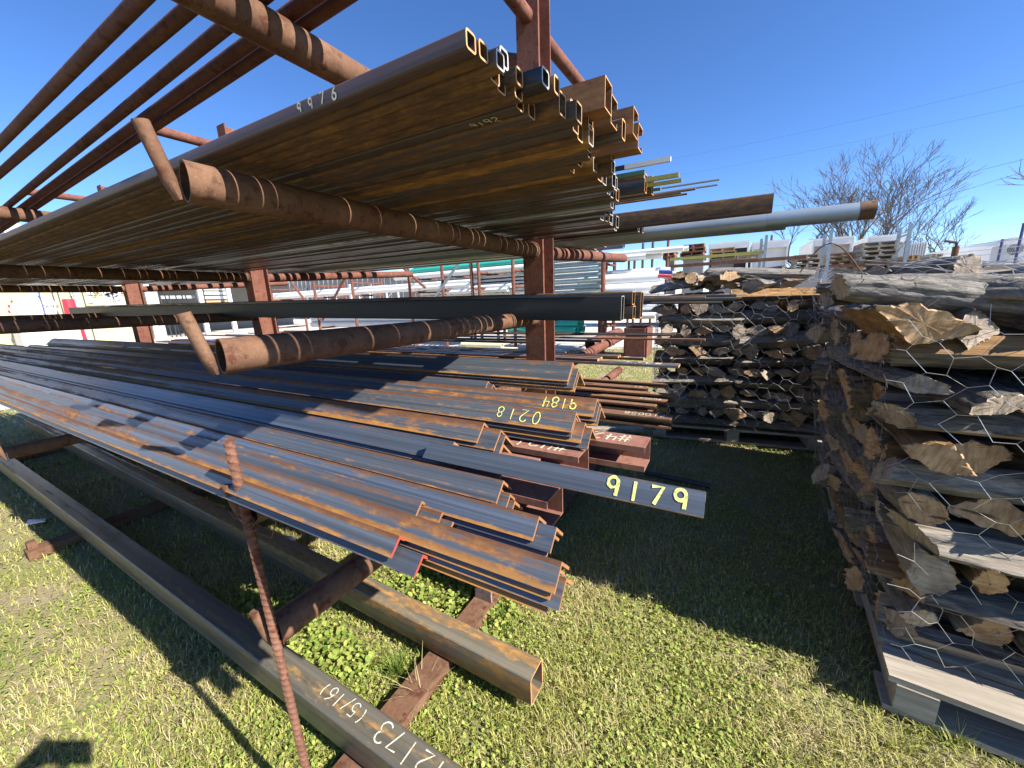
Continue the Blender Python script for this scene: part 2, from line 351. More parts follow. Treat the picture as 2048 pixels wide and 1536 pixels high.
def bar_mesh(prof, L, name, mats):
    mb = MB(); xs = (-L, 0.0)
    if prof[0] == 'ring':
        o, i = prof[1], prof[2]; n = len(o)
        vs = [(x, y, z) for x in xs for (y, z) in o] + [(x, y, z) for x in xs for (y, z) in i]
        mb.add(vs, [(k, (k+1)%n, n+(k+1)%n, n+k)[::-1] for k in range(n)] + [(2*n+(k+1)%n, 2*n+k, 3*n+k, 3*n+(k+1)%n)[::-1] for k in range(n)], 0)
        mb.f += [(n+k, n+(k+1)%n, 3*n+(k+1)%n, 3*n+k) for k in range(n)] + [((k+1)%n, k, 2*n+k, 2*n+(k+1)%n) for k in range(n)]; mb.m += [1]*(2*n)
    else:
        o = prof[1]; n = len(o)
        mb.add([(x, y, z) for x in xs for (y, z) in o], [(k, n+k, n+(k+1)%n, (k+1)%n)[::1] for k in range(n)], 0)
        mb.f += [tuple(range(n, 2*n)), tuple(range(n-1, -1, -1))]; mb.m += [1, 1]
        # orientation: keep outward
    me = mb.mesh(name, mats, True, 30)
    zz = np.array([v[2] for v in mb.v]); ac = me.attributes.new('across', 'FLOAT', 'POINT'); ac.data.foreach_set('value', (zz - zz.min())/max(1e-6, zz.max() - zz.min()))
    import bmesh
    bm = bmesh.new(); bm.from_mesh(me); bmesh.ops.recalc_face_normals(bm, faces=bm.faces); bm.to_mesh(me); bm.free()
    return me
def bar(name, prof, xr, L, y, z, mats, label, cat, group, yaw=0.0, pitch=0.0, roll=0.0, jit=0.12):
    """a bar along X whose right-hand end is at xr"""
    me = bar_mesh(prof, L, name, mats)
    if z > 1.5: pitch += .6            # the rack stands on rising ground: the upper arms climb slightly to the left
    elif z > 1.18: pitch += 1.0
    o = link(name, me, None, (xr, y, z), (R(roll), R(pitch + random.uniform(-jit, jit)*0.4), R(yaw + random.uniform(-jit, jit))))
    return tag(o, label, cat, group)

# ---------------------------------------------------------------- hand-painted numbers
def arc(cx, cy, rx, ry, a0, a1, n=12): return [(cx+rx*math.cos(R(a0+(a1-a0)*i/n)), cy+ry*math.sin(R(a0+(a1-a0)*i/n))) for i in range(n+1)]
GL = {'0': [arc(.3,.5,.27,.5,90,450,18)], '1': [[(.3,1),(.3,0)]], '2': [arc(.3,.72,.27,.28,160,-30,10)+[(.02,0),(.6,.02)]],
      '3': [arc(.25,.74,.28,.26,150,-80,10)+arc(.25,.26,.32,.27,80,-150,10)], '4': [[(.1,1),(.02,.42),(.6,.45)],[(.48,1),(.42,0)]],
      '5': [[(.55,1),(.1,1),(.08,.58)]+arc(.26,.32,.3,.31,110,-150,10)], '6': [[(.5,1.0),(.22,.78),(.05,.42)]+arc(.3,.28,.26,.28,170,530,16)], '7': [[(.02,.95),(.6,1),(.22,0)]],
      '8': [arc(.3,.76,.22,.23,-90,270,14), arc(.3,.27,.28,.27,90,450,14)], '9': [arc(.28,.7,.26,.29,0,360,14)+[(.5,0)]],
      '#': [[(.15,0),(.25,1)],[(.42,0),(.52,1)],[(.0,.35),(.65,.35)],[(.03,.68),(.68,.68)]], '(': [arc(.6,.5,.45,.65,130,230,10)], ')': [arc(0,.5,.45,.65,50,-50,10)], '/': [[(0,-.1),(.5,1.1)]], ' ': []}
def paint(parent, text, org, u, v, size, mat, thick=0.14, space=0.85, lift=0.0012):
    u, v = Vector(u).normalized(), Vector(v).normalized(); n = u.cross(v); mb = MB(); x = 0.0; r = random.Random(text)
    for ch in text:
        dy = r.uniform(-.08, .08); sc = r.uniform(.92, 1.08)
        for pl in GL[ch]:
            P = [Vector(org) + u*((x + a*sc)*size) + v*((b*sc + dy)*size) + n*lift for a, b in pl]
            Lp, Rp = [], []
            for i, p in enumerate(P):
                d = (P[min(i+1, len(P)-1)] - P[max(i-1, 0)]).normalized(); sd = n.cross(d) * (thick*size/2*r.uniform(.75, 1.2)); Lp.append(p+sd); Rp.append(p-sd)
            k = len(P); mb.add(Lp + Rp, [(i, k+i, k+i+1, i+1) for i in range(k-1)])
        x += space
    o = link('paint_marking', mb.mesh('paint_marking', [mat], False), parent)
    return o
def letters(text, size, mat, depth=0.004):
    cu = bpy.data.curves.new('lettering', 'FONT'); cu.body = text; cu.size = size; cu.extrude = depth; cu.align_x = 'CENTER'; cu.align_y = 'CENTER'
    t = bpy.data.objects.new('tmp', cu); COL.objects.link(t); dg = bpy.context.evaluated_depsgraph_get()
    me = bpy.data.meshes.new_from_object(t.evaluated_get(dg)); bpy.data.objects.remove(t); me.materials.clear(); me.materials.append(M(mat)); return me

# ================================================================ the setting
g = MB(); g.add([(-600,-600,0),(600,-600,0),(600,600,0),(-600,600,0)], [(0,1,2,3)])
tag(link('ground', g.mesh('ground', ['soil_turf'], False)), kind='structure')
g = MB(); g.add([(-160,-60,.006),(-10.6,-60,.006),(-9.2,1.0,.006),(-8.4,5.5,.006),(-5.2,8.2,.006),(-1.6,9.8,.006),(1.5,10.6,.006),(6,11.5,.006),(60,13,.006),(60,120,.006),(-160,120,.006)], [tuple(range(11))])
tag(link('gravel_yard', g.mesh('gravel_yard', ['caliche'], False)), kind='structure')

# ================================================================ the storage rack
PX = (-0.82, -3.27, -5.72)                    # posts
YF, YB = 1.70, 1.83                           # front and back face of a post
YE = 0.354                                    # front ends of the arms
LEV = (0.61, 0.905, 1.205, 1.516, 1.83)       # arm axes
RA = 0.0335
rack = empty('steel_storage_rack', (PX[0], 1.76, 0))
tag(rack, 'rusty welded pipe rack with three posts and cantilever arms holding steel stock', 'storage rack')
for ip, X in enumerate(PX):
    mb = MB(); fw, ft, wt = 0.051, 0.008, 0.006
    mb.box((X-fw, YF, 0.06), (X+fw, YF+ft, 2.6)); mb.box((X-fw, YB-ft, 0.06), (X+fw, YB, 2.6)); mb.box((X-wt/2, YF+ft+.0005, 0.06), (X+wt/2, YB-ft-.0005, 2.597))
    part('post', mb, 'rack_rust_red', rack)
    # flat skid that the post stands on
    mb = MB(); mb.box((X-.045, 0.30 if ip else 0.18, 0.008), (X+.045, 3.3, 0.058))
    sk_ = part('skid', mb, 'rack_rust', rack)
    if ip:
        mb = MB(); mb.box((X-.025, 0.31, 0.0595), (X+.02, 0.345, 0.10)); part('end_lug', mb, 'rack_rust', sk_)
    # short stub post under the lowest arm, smeared with cement
    mb = MB(); mb.box((X-.04, 1.13, .0585), (X+.04, 1.138, .575)); mb.box((X-.04, 1.262, .0585), (X+.04, 1.27, .575)); mb.box((X-.004, 1.1385, .0585), (X+.004, 1.2615, .574)); part('stub_post', mb, 'cement_smear', rack)
    for il, z in enumerate(LEV):
        z += (0, 0, .044, .0265, 0)[il]*ip; mb = MB(); zt = z + (0.0 if il != 2 else 0.012)
        mb.hollow((X, YE, zt), (X, YF-.002, z), RA, 0.004, 24); mb.v = [(vx, vy - (vx-X)*.22, vz) if abs(vy-YE) < .01 else (vx, vy, vz) for vx, vy, vz in mb.v]
        arm = part('arm', mb, ['rack_rust', 'rack_rust'], rack)
        # leaning stop peg welded to the open end, flattened at its foot
        mb = MB(); b0 = Vector((X-.004, YE-.012, zt-.032)); b1 = Vector((X-.012, YE-.038, zt+.082)) if il > 1 else Vector((X-.018, YE-.026, zt+.062)); d = (b1-b0)
        prof = [(0, .0105, .004), (.10, .0125, .007), (.28, .0122, .011), (1.0, .0118, .0118)]
        vs, fs, n = [], [], 12
        ex = Vector((1,0,0)); dn = d.normalized(); ey = dn.cross(ex).normalized(); ex = ey.cross(dn)
        for t, rx, ry in prof:
            for i in range(n):
                a = 2*math.pi*i/n; vs.append(b0 + d*t + ex*rx*math.cos(a) + ey*ry*math.sin(a))
        for k in range(len(prof)-1): fs += [(k*n+i, k*n+(i+1)%n, (k+1)*n+(i+1)%n, (k+1)*n+i) for i in range(n)]
        fs += [tuple(range(n-1,-1,-1)), tuple(range((len(prof)-1)*n, len(prof)*n))]
        mb.add(vs, fs); part('stop_peg', mb, 'rack_rust', arm)
        # weld bead where the arm meets the post
        mb = MB(); rb = random.Random(ip*9+il)
        for i in range(16):
            a0, a1 = 2*math.pi*i/16, 2*math.pi*(i+1)/16; rr = RA + .003
            mb.tube((X+rr*math.cos(a0), YF-.004, z+rr*math.sin(a0)), (X+rr*math.cos(a1), YF-.004, z+rr*math.sin(a1)), .004*rb.uniform(.7, 1.4), .004*rb.uniform(.7, 1.4), 5)
        part('weld_bead', mb, 'rack_rust', arm)
        ye = 3.5 if il in (1, 3) else 3.42
        mb = MB(); mb.hollow((X, YB+.002, z), (X, ye, z + (.09 if il == 3 else .03)), RA, 0.004, 20); part('arm', mb, ['rack_rust_red', 'rack_rust_red'], rack)
    mb = MB(); mb.hollow((X, 1.2, 2.44), (X, YF-.002, 2.445), .03, .004, 20); part('arm', mb, ['rack_rust_red']*2, rack)
    mb = MB(); mb.hollow((X, YB+.002, 2.445), (X, 2.46, 2.47), .03, .004, 20); part('arm', mb, ['rack_rust_red']*2, rack)
# longer front arm at the very top of the first post, and cut brace
mb = MB(); mb.hollow((PX[0], .42, 2.43), (PX[0], 1.198, 2.44), .03, .004, 20); part('arm', mb, ['rack_rust']*2, rack)
mb = MB(); mb.hollow((-0.872, 1.77, 2.32), (-1.30, 1.77, 2.49), .032, .004, 18); part('cut_brace', mb, ['rack_rust_red']*2, rack)

# ================================================================ overhead pipes on the fifth arms
for i, (y0, y1) in enumerate(((.424,.434),(.482,.494),(.545,.616),(.597,.664),(.632,.700))):
    yaw = -math.degrees(math.atan2(y1 - y0, 2.3))
    o = bar('scaffold_pipe', p_pipe(.0135, .003, 14), 0.15 + .07*i, 6.6, 0, 0, ['overhead_rust', 'cut_rust'],
        f'long thin rusty pipe across the highest arms, {ORD[i+1]} from the camera side', 'pipe', 'thin pipes on the highest arms', jit=0)
    yr = y0 - (y1-y0)/2.3*((0.15+.07*i)+1.0); o.location = (0.15 + .07*i, yr, LEV[4]+RA+.014); o.rotation_euler = (0, 0, R(yaw))

# ================================================================ fourth arms: the pile of square tubes
ZT = LEV[3] + RA
def tube_label(k, extra=''): return f'{extra} steel tube on the upper arms, {ORD[k]} from the front edge'
ENDS = ((.40,-.262),(.44,-.258),(.483,-.258),(.527,-.262),(.552,-.278),(.59,-.263),(.617,-.231),(.66,-.212),(.70,-.238),(.72,-.207),(.805,-.247),(.854,-.297),(.886,-.275),(.915,-.248),(.968,-.267),(1.0,-.257),(1.09,-.29),(1.187,-.306),(1.31,-.357),(1.436,-.407),(1.52,-.39),(1.7,-.41))
tubes = []; y = .404; k = 0
while y < 1.655:
    tw = .019 if y < .47 else (.0225 if y < .60 else (.0275 if y < .95 else (.033 if y < 1.3 else .041))); th = tw if k % 4 else tw*1.15
    if k == 0: th = .0195
    if 26 <= k <= 27: th = .042
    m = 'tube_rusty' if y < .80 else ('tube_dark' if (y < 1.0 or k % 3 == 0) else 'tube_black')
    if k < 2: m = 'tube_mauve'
    if k in (12, 13, 17): m = 'tube_orange'
    if k == 26: m = 'tube_blue'
    c = 'cut_rust' if (y < .86 and k % 5 != 2) or k % 6 == 1 else 'cut_steel'
    xr = float(np.interp(y, [e[0] for e in ENDS], [e[1] for e in ENDS])) + random.uniform(-.022, .012)*(k > 0)
    look = {'tube_rusty': 'rusty brown', 'tube_dark': 'dark weathered', 'tube_black': 'blackish', 'tube_mauve': 'purplish brown', 'tube_orange': 'orange-streaked', 'tube_blue': 'light blue-grey'}[m]
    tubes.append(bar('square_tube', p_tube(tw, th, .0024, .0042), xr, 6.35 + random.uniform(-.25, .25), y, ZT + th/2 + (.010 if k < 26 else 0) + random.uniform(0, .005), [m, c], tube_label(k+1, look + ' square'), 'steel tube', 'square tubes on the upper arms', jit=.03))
    k += 1; y += tw + random.uniform(.002, .006 if y > .6 else .008)
# second layer
T2 = [(-.258,.470,.022,.021,.021,'tube_dark','cut_steel','near the front edge beside the post top'), (-.262,.517,.023,.021,.021,'tube_rusty','cut_rust','with orange cut end below the post'),
      (-.235,.541,.024,.024,.022,'tube_black','cut_steel','with dark blue sheen, standing proud in front of the post'), (-.230,.568,.024,.020,.023,'tube_rusty','cut_rust','with narrow orange mouth right of the post'),
      (-.250,.612,.028,.022,.024,'tube_dark','cut_steel','with bright cut mouth under the rusty purlins'), (-.246,.680,.031,.034,.030,'tube_dark','cut_rust','with wide dark side above the marked tubes'),
      (-.232,.726,.031,.026,.034,'tube_dark','cut_rust','with tall orange mouth, beside the lowest purlin'), (-.194,.806,.031,.026,.034,'tube_dark','cut_rust','with tall orange mouth, farthest out of the middle group'),
      (-.24,.905,.031,.026,.030,'tube_dark','cut_rust','with rust-red lip above the blue-grey tube'), (-.272,1.012,.036,.030,.032,'tube_black','cut_steel','with bright tall mouth above the black bundle'),
      (-.235,1.255,.036,.034,.050,'tube_dark','cut_rust','thick-walled, right of the black bundle'), (-.222,1.294,.036,.034,.050,'tube_dark','cut_rust','thick-walled, rightmost of the thick pair')]
for xr, y, dz, tw, th, m, c, d in T2:
    bar('square_tube', p_tube(tw, th, .0028, .005), xr, 6.2 + random.uniform(-.2, .2), y, ZT + dz + th/2 + .002, [m, c], 'upper-layer steel tube ' + d, 'steel tube', 'square tubes on the upper arms', jit=.05)
t0 = tubes[0]
paint(t0, '9976', (-.29,-.0097,-.007), (1,0,0), (0,0,1), .013, M('marker_white'), .2, 1.9, .0009)
paint(tubes[6], '9192', (-.085,.007,-.0115), (1,0,0), (0,-1,0), .014, M('marker_white'), .14, .9, .0009)
paint(tubes[12], '9197', (-.13,.008,-.0140), (1,0,0), (0,-1,0), .018, M('marker_white'), .12, 1.0, .0009)
for q, xx in enumerate((-.17, -.145, -.10)):
    mb = MB(); mb.box((xx, -.007, -.0100), (xx+.014+.006*(q == 2), .005, -.0094)); link('red_daub', mb.mesh('red_daub', ['marker_red'], False), tubes[3])
# rusty C purlins lying on the tubes
for i, (xr, y, z) in enumerate(((-.198,.715,1.604),(-.202,.768,1.600),(-.180,.842,1.602),(-.183,.905,1.596))):
    bar('steel_purlin', p_chan(.042, .046, .011, .002), xr, 5.8, y, z + .046 - .006, ['purlin_brown', 'cut_rust'], ['large rusty C purlin highest on the tube pile, leftmost of four', 'rusty C purlin tucked right behind the highest one', 'rusty C purlin, third of four, jutting into the sky', 'rusty C purlin, rightmost and lowest of four on the pile'][i], 'purlin', 'C purlins on the upper pile', jit=.05, roll=180)
# rods and thin flats that stick out over the pile
for i, (xr, y, z, r, m, tip, d) in enumerate(((-.15,1.10,1.620,.0042,'tube_black','white_dirty','with pale painted tip, highest of the thin bars'),(-.215,1.12,1.607,.0038,'tube_dark','green_paint','short with green tip under the pale-tipped one'),
        (-.22,1.15,1.604,.0035,'tube_dark','cut_rust','beside the green-tipped bar'),(-.147,1.245,1.618,.0042,'tube_rusty','yellow_tip','with yellow painted tip'),(-.142,1.275,1.610,.0036,'tube_rusty','yellow_tip','thin, just below the yellow-tipped one'),
        (-.20,1.30,1.602,.0032,'green_paint','cut_steel','painted green along its length'))):
    o = bar('square_bar', p_flat(r*2, r*2.4), xr, 4.0, y, z, [m, 'cut_steel'], 'thin steel bar jutting into the sky ' + d, 'steel bar', 'thin bars above the tube pile', jit=.2)
    if tip not in ('cut_rust', 'cut_steel'):
        mb = MB(); q = r*1.06; mb.box((-.11, -q, -q*1.25), (.0012, q, q*1.25)); link('painted_tip', mb.mesh('painted_tip', [tip], False), o)
for i, (xr, y, z) in enumerate(((-.05,1.40,1.625),(-.055,1.43,1.618),(-.115,1.415,1.612),(-.14,1.44,1.607),(-.155,1.40,1.605))):
    bar('round_rod', p_rod(.0033, 8), xr, 4.2, y, z, ['galvanised' if i < 2 else 'tube_rusty', 'cut_steel'], ['longest bright round rod jutting right over the pile', 'bright round rod just below the longest one', 'brown round rod under the two bright ones', 'brown round rod, second of the lower three', 'shortest brown round rod of the bunch'][i], 'steel rod', 'round rods above the tube pile', jit=.25)
# behind the post: big rusty tube, galvanised pipes
bar('rectangular_tube', p_tube(.045, .068, .003, .006), .122, 6.5, 1.90, 1.624, ['tube_dark', 'cut_steel'], 'tall rectangular tube with mottled rust jutting right above the galvanised pipe', 'steel tube', None, jit=0)
gp = bar('galvanised_pipe', p_pipe(.0355, .004, 28), .50, 6.4, 2.22, 1.602, ['galvanised', 'cut_rust'], 'long galvanised pipe with rusty end, jutting farthest right', 'pipe', None, jit=0)
mb = MB(); mb.hollow((-.052, 0, 0), (.001, 0, 0), .0363, .006, 28); link('rusty_end_band', mb.mesh('rusty_end_band', ['rack_rust', 'cut_rust']), gp)
mb = MB(); mb.hollow((-.43, 0, 0), (-.375, 0, 0), .0368, .002, 28); link('black_tape_band', mb.mesh('black_tape_band', ['black_wrap', 'black_wrap']), gp)
bar('galvanised_pipe', p_pipe(.036, .004, 28), .12, 6.2, 2.14, 1.592, ['galvanised', 'cut_steel'], 'shorter galvanised pipe lying against the farthest-jutting one', 'pipe', None, jit=0)
bar('galvanised_pipe', p_pipe(.026, .003, 22), .21, 6.3, 2.32, 1.596, ['galvanised', 'cut_steel'], 'thin galvanised pipe half hidden behind the larger pair', 'pipe', None, jit=0)
for i, (xr, y, z, tw, th, m) in enumerate(((-.40,2.0,1.615,.036,.05,'tube_black'),(-.39,2.05,1.615,.036,.05,'tube_black'),(-.7,2.5,1.62,.05,.05,'tube_dark'),(-.8,2.62,1.625,.05,.05,'tube_dark'),(-.65,2.78,1.635,.06,.05,'galvanised'),(-.9,2.92,1.64,.06,.05,'tube_black'))):
    bar('square_tube', p_tube(tw, th, .0025, .004), xr, 6.0, y, z, [m, 'cut_steel'], ['black tube with thin bright mouth under the big mottled tube, left one', 'black tube with thin bright mouth under the big mottled tube, right one', 'dark square tube on the back upper arms, nearest the post', 'dark square tube on the back upper arms, second from the post', 'grey tube on the back upper arms, third from the post', 'black tube on the back upper arms, farthest from the post'][i], 'steel tube', 'tubes on the back upper arms')

# ================================================================ third arms: black rectangular beams
Z3 = LEV[2] + RA
bar('rectangular_beam', p_tube(.042, .092, .003, .006), -.345, 6.3, 1.475, 1.25, ['black_beam', 'cut_steel'], 'long smooth black rectangular tube across the post at eye level', 'steel tube', None, jit=0)
for i, (xr, y, z, h) in enumerate(((-.315, 1.535, 1.232, .052), (-.318, 1.535, 1.286, .052), (-.298, 1.59, 1.258, .104))):
    bar('rectangular_beam', p_tube(.046, h-.002, .003, .005), xr, 6.0, y, z, ['tube_black', 'cut_rust'], ['lower of two stacked small tubes behind the black beam end', 'upper of two stacked small tubes with rusty top, behind the black beam', 'tall tube end farthest behind the black beam'][i], 'steel tube', 'tubes behind the black beam', jit=0)
for i in range(12):
    y = 1.93 + .055*i; xr = .02 - .035*(i % 4) + random.uniform(-.05, .05)
    bar('round_rod', p_rod(.006 + .002*(i % 3), 8), xr, 5.4, y, Z3 + .012 + .010*(i % 3), ['tube_black' if i % 2 else 'tube_dark', 'cut_rust'], f'dark slender rod on the back middle arms, {ORD[i+1]} from the post', 'steel rod', 'rods on the back middle arms', jit=.5)

# ================================================================ second arms: angle iron, channels
Z2 = LEV[1] + RA
A = []
def angle(xr, y, zr, leg, m, cut, label, L=6.0, roll=0, t=.004, group='nested angle irons on the middle shelf', jit=.04):
    o = bar('angle_iron', p_angle(leg, t), xr, L, y, zr, [m, cut], label, 'angle iron', group, roll=roll, jit=jit); return o
def nest(base_label, xr, y, zr, leg, m, cut, n, offs=None, t=.004, L=6.0, step=.0098, dy=-0.0006):
    """n angles nested like roof tiles; the top one first"""
    out = []
    for i in range(n):
        dx = (offs[i] if offs and i < len(offs) else random.uniform(-.03, .03))
        lb = base_label if i == 0 else base_label.replace('topmost', ORD[i+1] + ' from the top')
        out.append(angle(xr + dx, y + dy*i, zr - step*i, leg, m, cut, lb, L + random.uniform(-.2, .2), t=t))
    return out
nest('topmost red-tipped narrow angle iron along the front edge of the shelf', -.385, .340, .978, .030, 'angle_rust', 'cut_red', 2, [0, .042], .004, 5.6, .016)
s1 = nest('topmost blue-grey angle iron of the front stack, near the red tips', -.152, .373, .992, .036, 'angle_rust', 'cut_brown', 4, [0, -.006, .006, -.01])
nest('topmost short rusted angle iron lying behind the front stack', -.36, .405, .996, .030, 'angle_rust', 'cut_brown', 3, [-.04, .0, .02])
s2 = nest('topmost angle iron of the second stack from the front', -.208, .430, 1.006, .034, 'angle_steel', 'cut_brown', 4, [0, .026, .02, .0, .024, .01])
s3 = nest('topmost angle iron of the third stack, flecked dark red near its end', -.29, .474, 1.022, .037, 'angle_rust', 'cut_brown', 5, [0, -.01, .012, .02, .0, .015, .01, .02])
o9179 = angle(-.008, .510, 1.049, .034, 'angle_steel', 'cut_brown', 'short angle iron marked 9179 in yellow, jutting over the grass', .46, group=None, jit=0)
s4 = nest('topmost angle iron of the fourth stack, just left of the 9179 piece', -.43, .534, 1.044, .040, 'angle_steel', 'cut_brown', 6, [0, .02, .11, .0, .01, -.02, .0, .02, .01])
s5 = nest('topmost angle iron of the fifth stack, ending over the 42139 channel', -.42, .622, 1.056, .046, 'angle_rust', 'cut_brown', 5, [0, .04, .05, .03, .045, .05])
s6 = nest('topmost yellow-edged angle iron marked 0218', -.262, .732, 1.064, .047, 'angle_rust', 'cut_brown', 4, [0, .0, .02, .035, .03])
s7 = nest('topmost angle iron marked 9184', -.250, .842, 1.068, .049, 'angle_rust', 'cut_brown', 3, [0, .006, .01])
nest('topmost dark angle iron in shade behind the 9184 stack', -.62, .965, 1.035, .06, 'angle_steel', 'cut_brown', 3, [0, .02, .03])
nest('topmost dark angle iron lying in shade before the wide one', -.70, 1.075, 1.03, .06, 'angle_steel', 'cut_brown', 3, [0, .02, .03])
nest('topmost wide angle iron beside the post, sunlit only at its end', -.455, 1.24, 1.080, .080, 'angle_rust', 'cut_brown', 4, [0, .0, .02, .025], .006, 6.0, .011)
nest('topmost shaded angle iron between the wide one and the post', -.9, 1.43, 1.02, .06, 'angle_steel', 'cut_brown', 3, [0, .02, .03])
nest('topmost shaded angle iron touching the post', -1.0, 1.56, 1.02, .06, 'angle_steel', 'cut_brown', 3, [0, .02, .03])
s45 = .7071
def on_angle(o, text, x, size, mat, flip, leg, thick=.14, space=.85):
    a = leg*.7071
    if flip: paint(o, text, (x, -a*.18, -a*.18), (-1,0,0), (0,-s45,-s45), size, mat, thick, space)
    else: paint(o, text, (x, -a*.9, -a*.9), (1,0,0), (0,s45,s45), size, mat, thick, space)
on_angle(o9179, '9179', -.124, .0255, M('marker_yellow'), False, .034, .17, 1.15)
on_angle(s6[0], '0218', -.075, .027, M('marker_yellow'), True, .047, .09, 1.15)
on_angle(s7[0], '9184', -.045, .027, M('marker_yellow'), True, .049, .12, .85)
CH = [(-.128, .800, Z2+.001, '#42179', 'red-oxide steel channel marked 42179, farthest right under the angle irons'), (-.235, .700, Z2+.001, '#42139', 'red-oxide steel channel marked 42139, below the fifth angle stack'),
      (-.222, .520, Z2+.001, None, 'red-oxide steel channel with open sunlit mouth under the 9179 piece'), (-.30, .600, Z2+.001, None, 'red-oxide channel half hidden between the marked channels and the open-mouthed one')]
for i, (xr, y, z, txt, lb) in enumerate(CH):
    o = bar('steel_channel', p_chan(.066, .054, .012, .0028), xr, 6.0, y, z, ['primer_red', 'primer_red'], lb, 'steel channel', 'red channels on the middle shelf', jit=.03)
    if txt: paint(o, txt, (-.035, .022, .054), (-1,0,0), (0,-1,0), .040, M('marker_white'), .09, .78)
# back side of the second arms: flat bars and slender rods
FB = [(-.60,2.06,.10,.012,'flat_steel','dark flat bar with rusty end right behind the post'), (-.19,2.02,.075,.012,'flat_steel','flat bar with yellow chalk marks, longest of the back flats'), (-.39,2.22,.10,.012,'flat_steel','flat bar with orange rust band near its end'), (-.52,2.17,.06,.012,'flat_steel','narrow flat bar lying between the longest and the orange-banded one'),
      (-.9,2.36,.09,.012,'flat_steel','shaded flat bar on the back middle arms behind the orange-banded one')]
for i, (xr, y, wd, h, m, lb) in enumerate(FB):
    o = bar('flat_bar', p_flat(wd, h), xr, 5.6, y, Z2 + .008 + .013*(i in (3,)) + (.012 if i == 0 else 0), [m, 'cut_rust'], lb, 'flat bar', 'flat bars on the back arms', jit=.1)
    if i in (1, 2): paint(o, '#3/4', (-.08, .03, h/2), (-1,0,0), (0,-1,0), .05, M('marker_white'), .12, 1.0)
for i, (xr, y, r, m, lb) in enumerate(((-.124,2.97,.012,'flat_steel','long grey bar reaching the wire netting of the far firewood cage'),(-.37,3.3,.008,'tube_rusty','thin rusty bar above the long grey bar'),(-.36,3.36,.010,'tube_black','dark bar paired with the thin rusty one'),(-.33,3.44,.005,'tube_rusty','thinnest pale rod sloping up above the dark pair'),(-.7,3.05,.008,'tube_black','dark rod below the long grey bar'),(-.8,2.8,.01,'tube_black','dark rod deep on the back middle arms'),(-1.1,2.62,.01,'tube_black','dark rod on the back middle arms nearest the flats'))):
    bar('steel_rod', p_rod(r, 8) if i != 0 else p_flat(.05, .012), xr, 5.4, y, Z2 + .022 + r, [m, 'cut_rust'], lb, 'steel rod', 'rods on the back arms', jit=.15, pitch=(-1.2 if i == 3 else 0))
# first arms, back side: rusty channels and flats
Z1 = LEV[0] + RA
LB = [(-.205,1.955,.075,.05,'purlin_brown','#10058','rusty channel chalked 10058, front of the low back row'),(-.235,2.065,.07,.012,'flat_steel','#0058','grey flat bar with chalk marks lying behind the 10058 channel'),(-.31,2.16,.05,.04,'purlin_brown',None,'dark rusty channel with open end in the low back row'),
      (-.265,2.25,.055,.045,'purlin_brown','#0058','rusty channel with pale scribble, third in the low back row'),(-.24,2.36,.06,.05,'purlin_brown','7188','rusty channel chalked at its far end, jutting near the cage'),(-.42,2.52,.07,.04,'purlin_brown','41','short orange channel with two chalk strokes'),(-.33,2.70,.035,.03,'purlin_brown',None,'thin orange channel, rearmost of the low back row')]
for i, (xr, y, wd, h, m, txt, lb) in enumerate(LB):
    o = bar('steel_channel', p_chan(wd, h, .010, .003) if h > .02 else ('poly', [(-wd/2,0),(wd/2,0),(wd/2,h),(-wd/2,h)]), xr, 5.6, y, Z1 + .004 + .004*i, [m, 'cut_rust'], lb, 'steel channel', 'channels on the low back arms', jit=.1)
    if txt: paint(o, txt, (-.03, wd*.35, h), (-1,0,0), (0,-1,0), wd*.55, M('marker_white'), .10, .85)

# ================================================================ first arms are empty; heavy beams lie on the skids below
b1 = bar('rectangular_beam', p_tube(.085, .105, .005, .012), -.47, 6.6, .515, .060+.0525, ['beam_steel', 'cut_rust'], 'heavy rectangular steel tube nearest the camera on the ground, chalked 42173', 'steel tube', None, yaw=-.3, jit=0)
b2 = bar('rectangular_beam', p_tube(.085, .105, .005, .012), -.445, 6.6, .872, .060+.0525, ['beam_orange', 'cut_rust'], 'heavy rectangular steel tube with orange streaks under the lowest arm', 'steel tube', None, yaw=-1.0, jit=0)
paint(b1, '42173', (-.055, .026, .0525), (-1,0,0), (0,-1,0), .052, M('marker_white'), .075, .95)
paint(b1, '(5/16)', (-.345, .022, .0525), (-1,0,0), (0,-1,0), .038, M('marker_white'), .08, .85)

# ================================================================ rebar stake with wire tie
rb = empty('rebar_stake', (-.802, .345, 0)); tag(rb, 'upright ribbed rusty rebar wired to the end of a rack arm', 'rebar')
mb = MB(); n = 12; top = 1.065; rr = .0074; vs = []; fs = []; zs = np.linspace(-.02, top, 620); base = Vector((-.802, .352, 0)); tip = Vector((-.800, .330, top))
for k, z in enumerate(zs):
    t = (z+.02)/(top+.02); c = base.lerp(tip, t)
    for i in range(n):
        a = 2*math.pi*i/n; ph = (z*62 + .28*math.sin(a)) % 1.0; rg = .0018 if ph < .38 else 0; rg = max(rg, .0016 if abs(math.sin(a)) > .985 else 0)
        r_ = rr + rg; vs.append((c.x + r_*math.cos(a), c.y + r_*math.sin(a), z))
for k in range(len(zs)-1): fs += [(k*n+i, k*n+(i+1)%n, (k+1)*n+(i+1)%n, (k+1)*n+i) for i in range(n)]
fs += [tuple(range((len(zs)-1)*n, len(zs)*n))]
mb.add(vs, fs); part('ribbed_bar', mb, 'rebar_rust', rb)
mb = MB(); c = Vector((-.801, .336, .885)); pts = []
for i in range(40):
    a = i*.42; pts.append(c + Vector((.0105*math.cos(a), .0105*math.sin(a), -.012 + .0006*i)))
pts += [c + Vector((-.03, -.012, .012)), c + Vector((-.045, -.004, .004)), c + Vector((-.05, -.01, .02))]
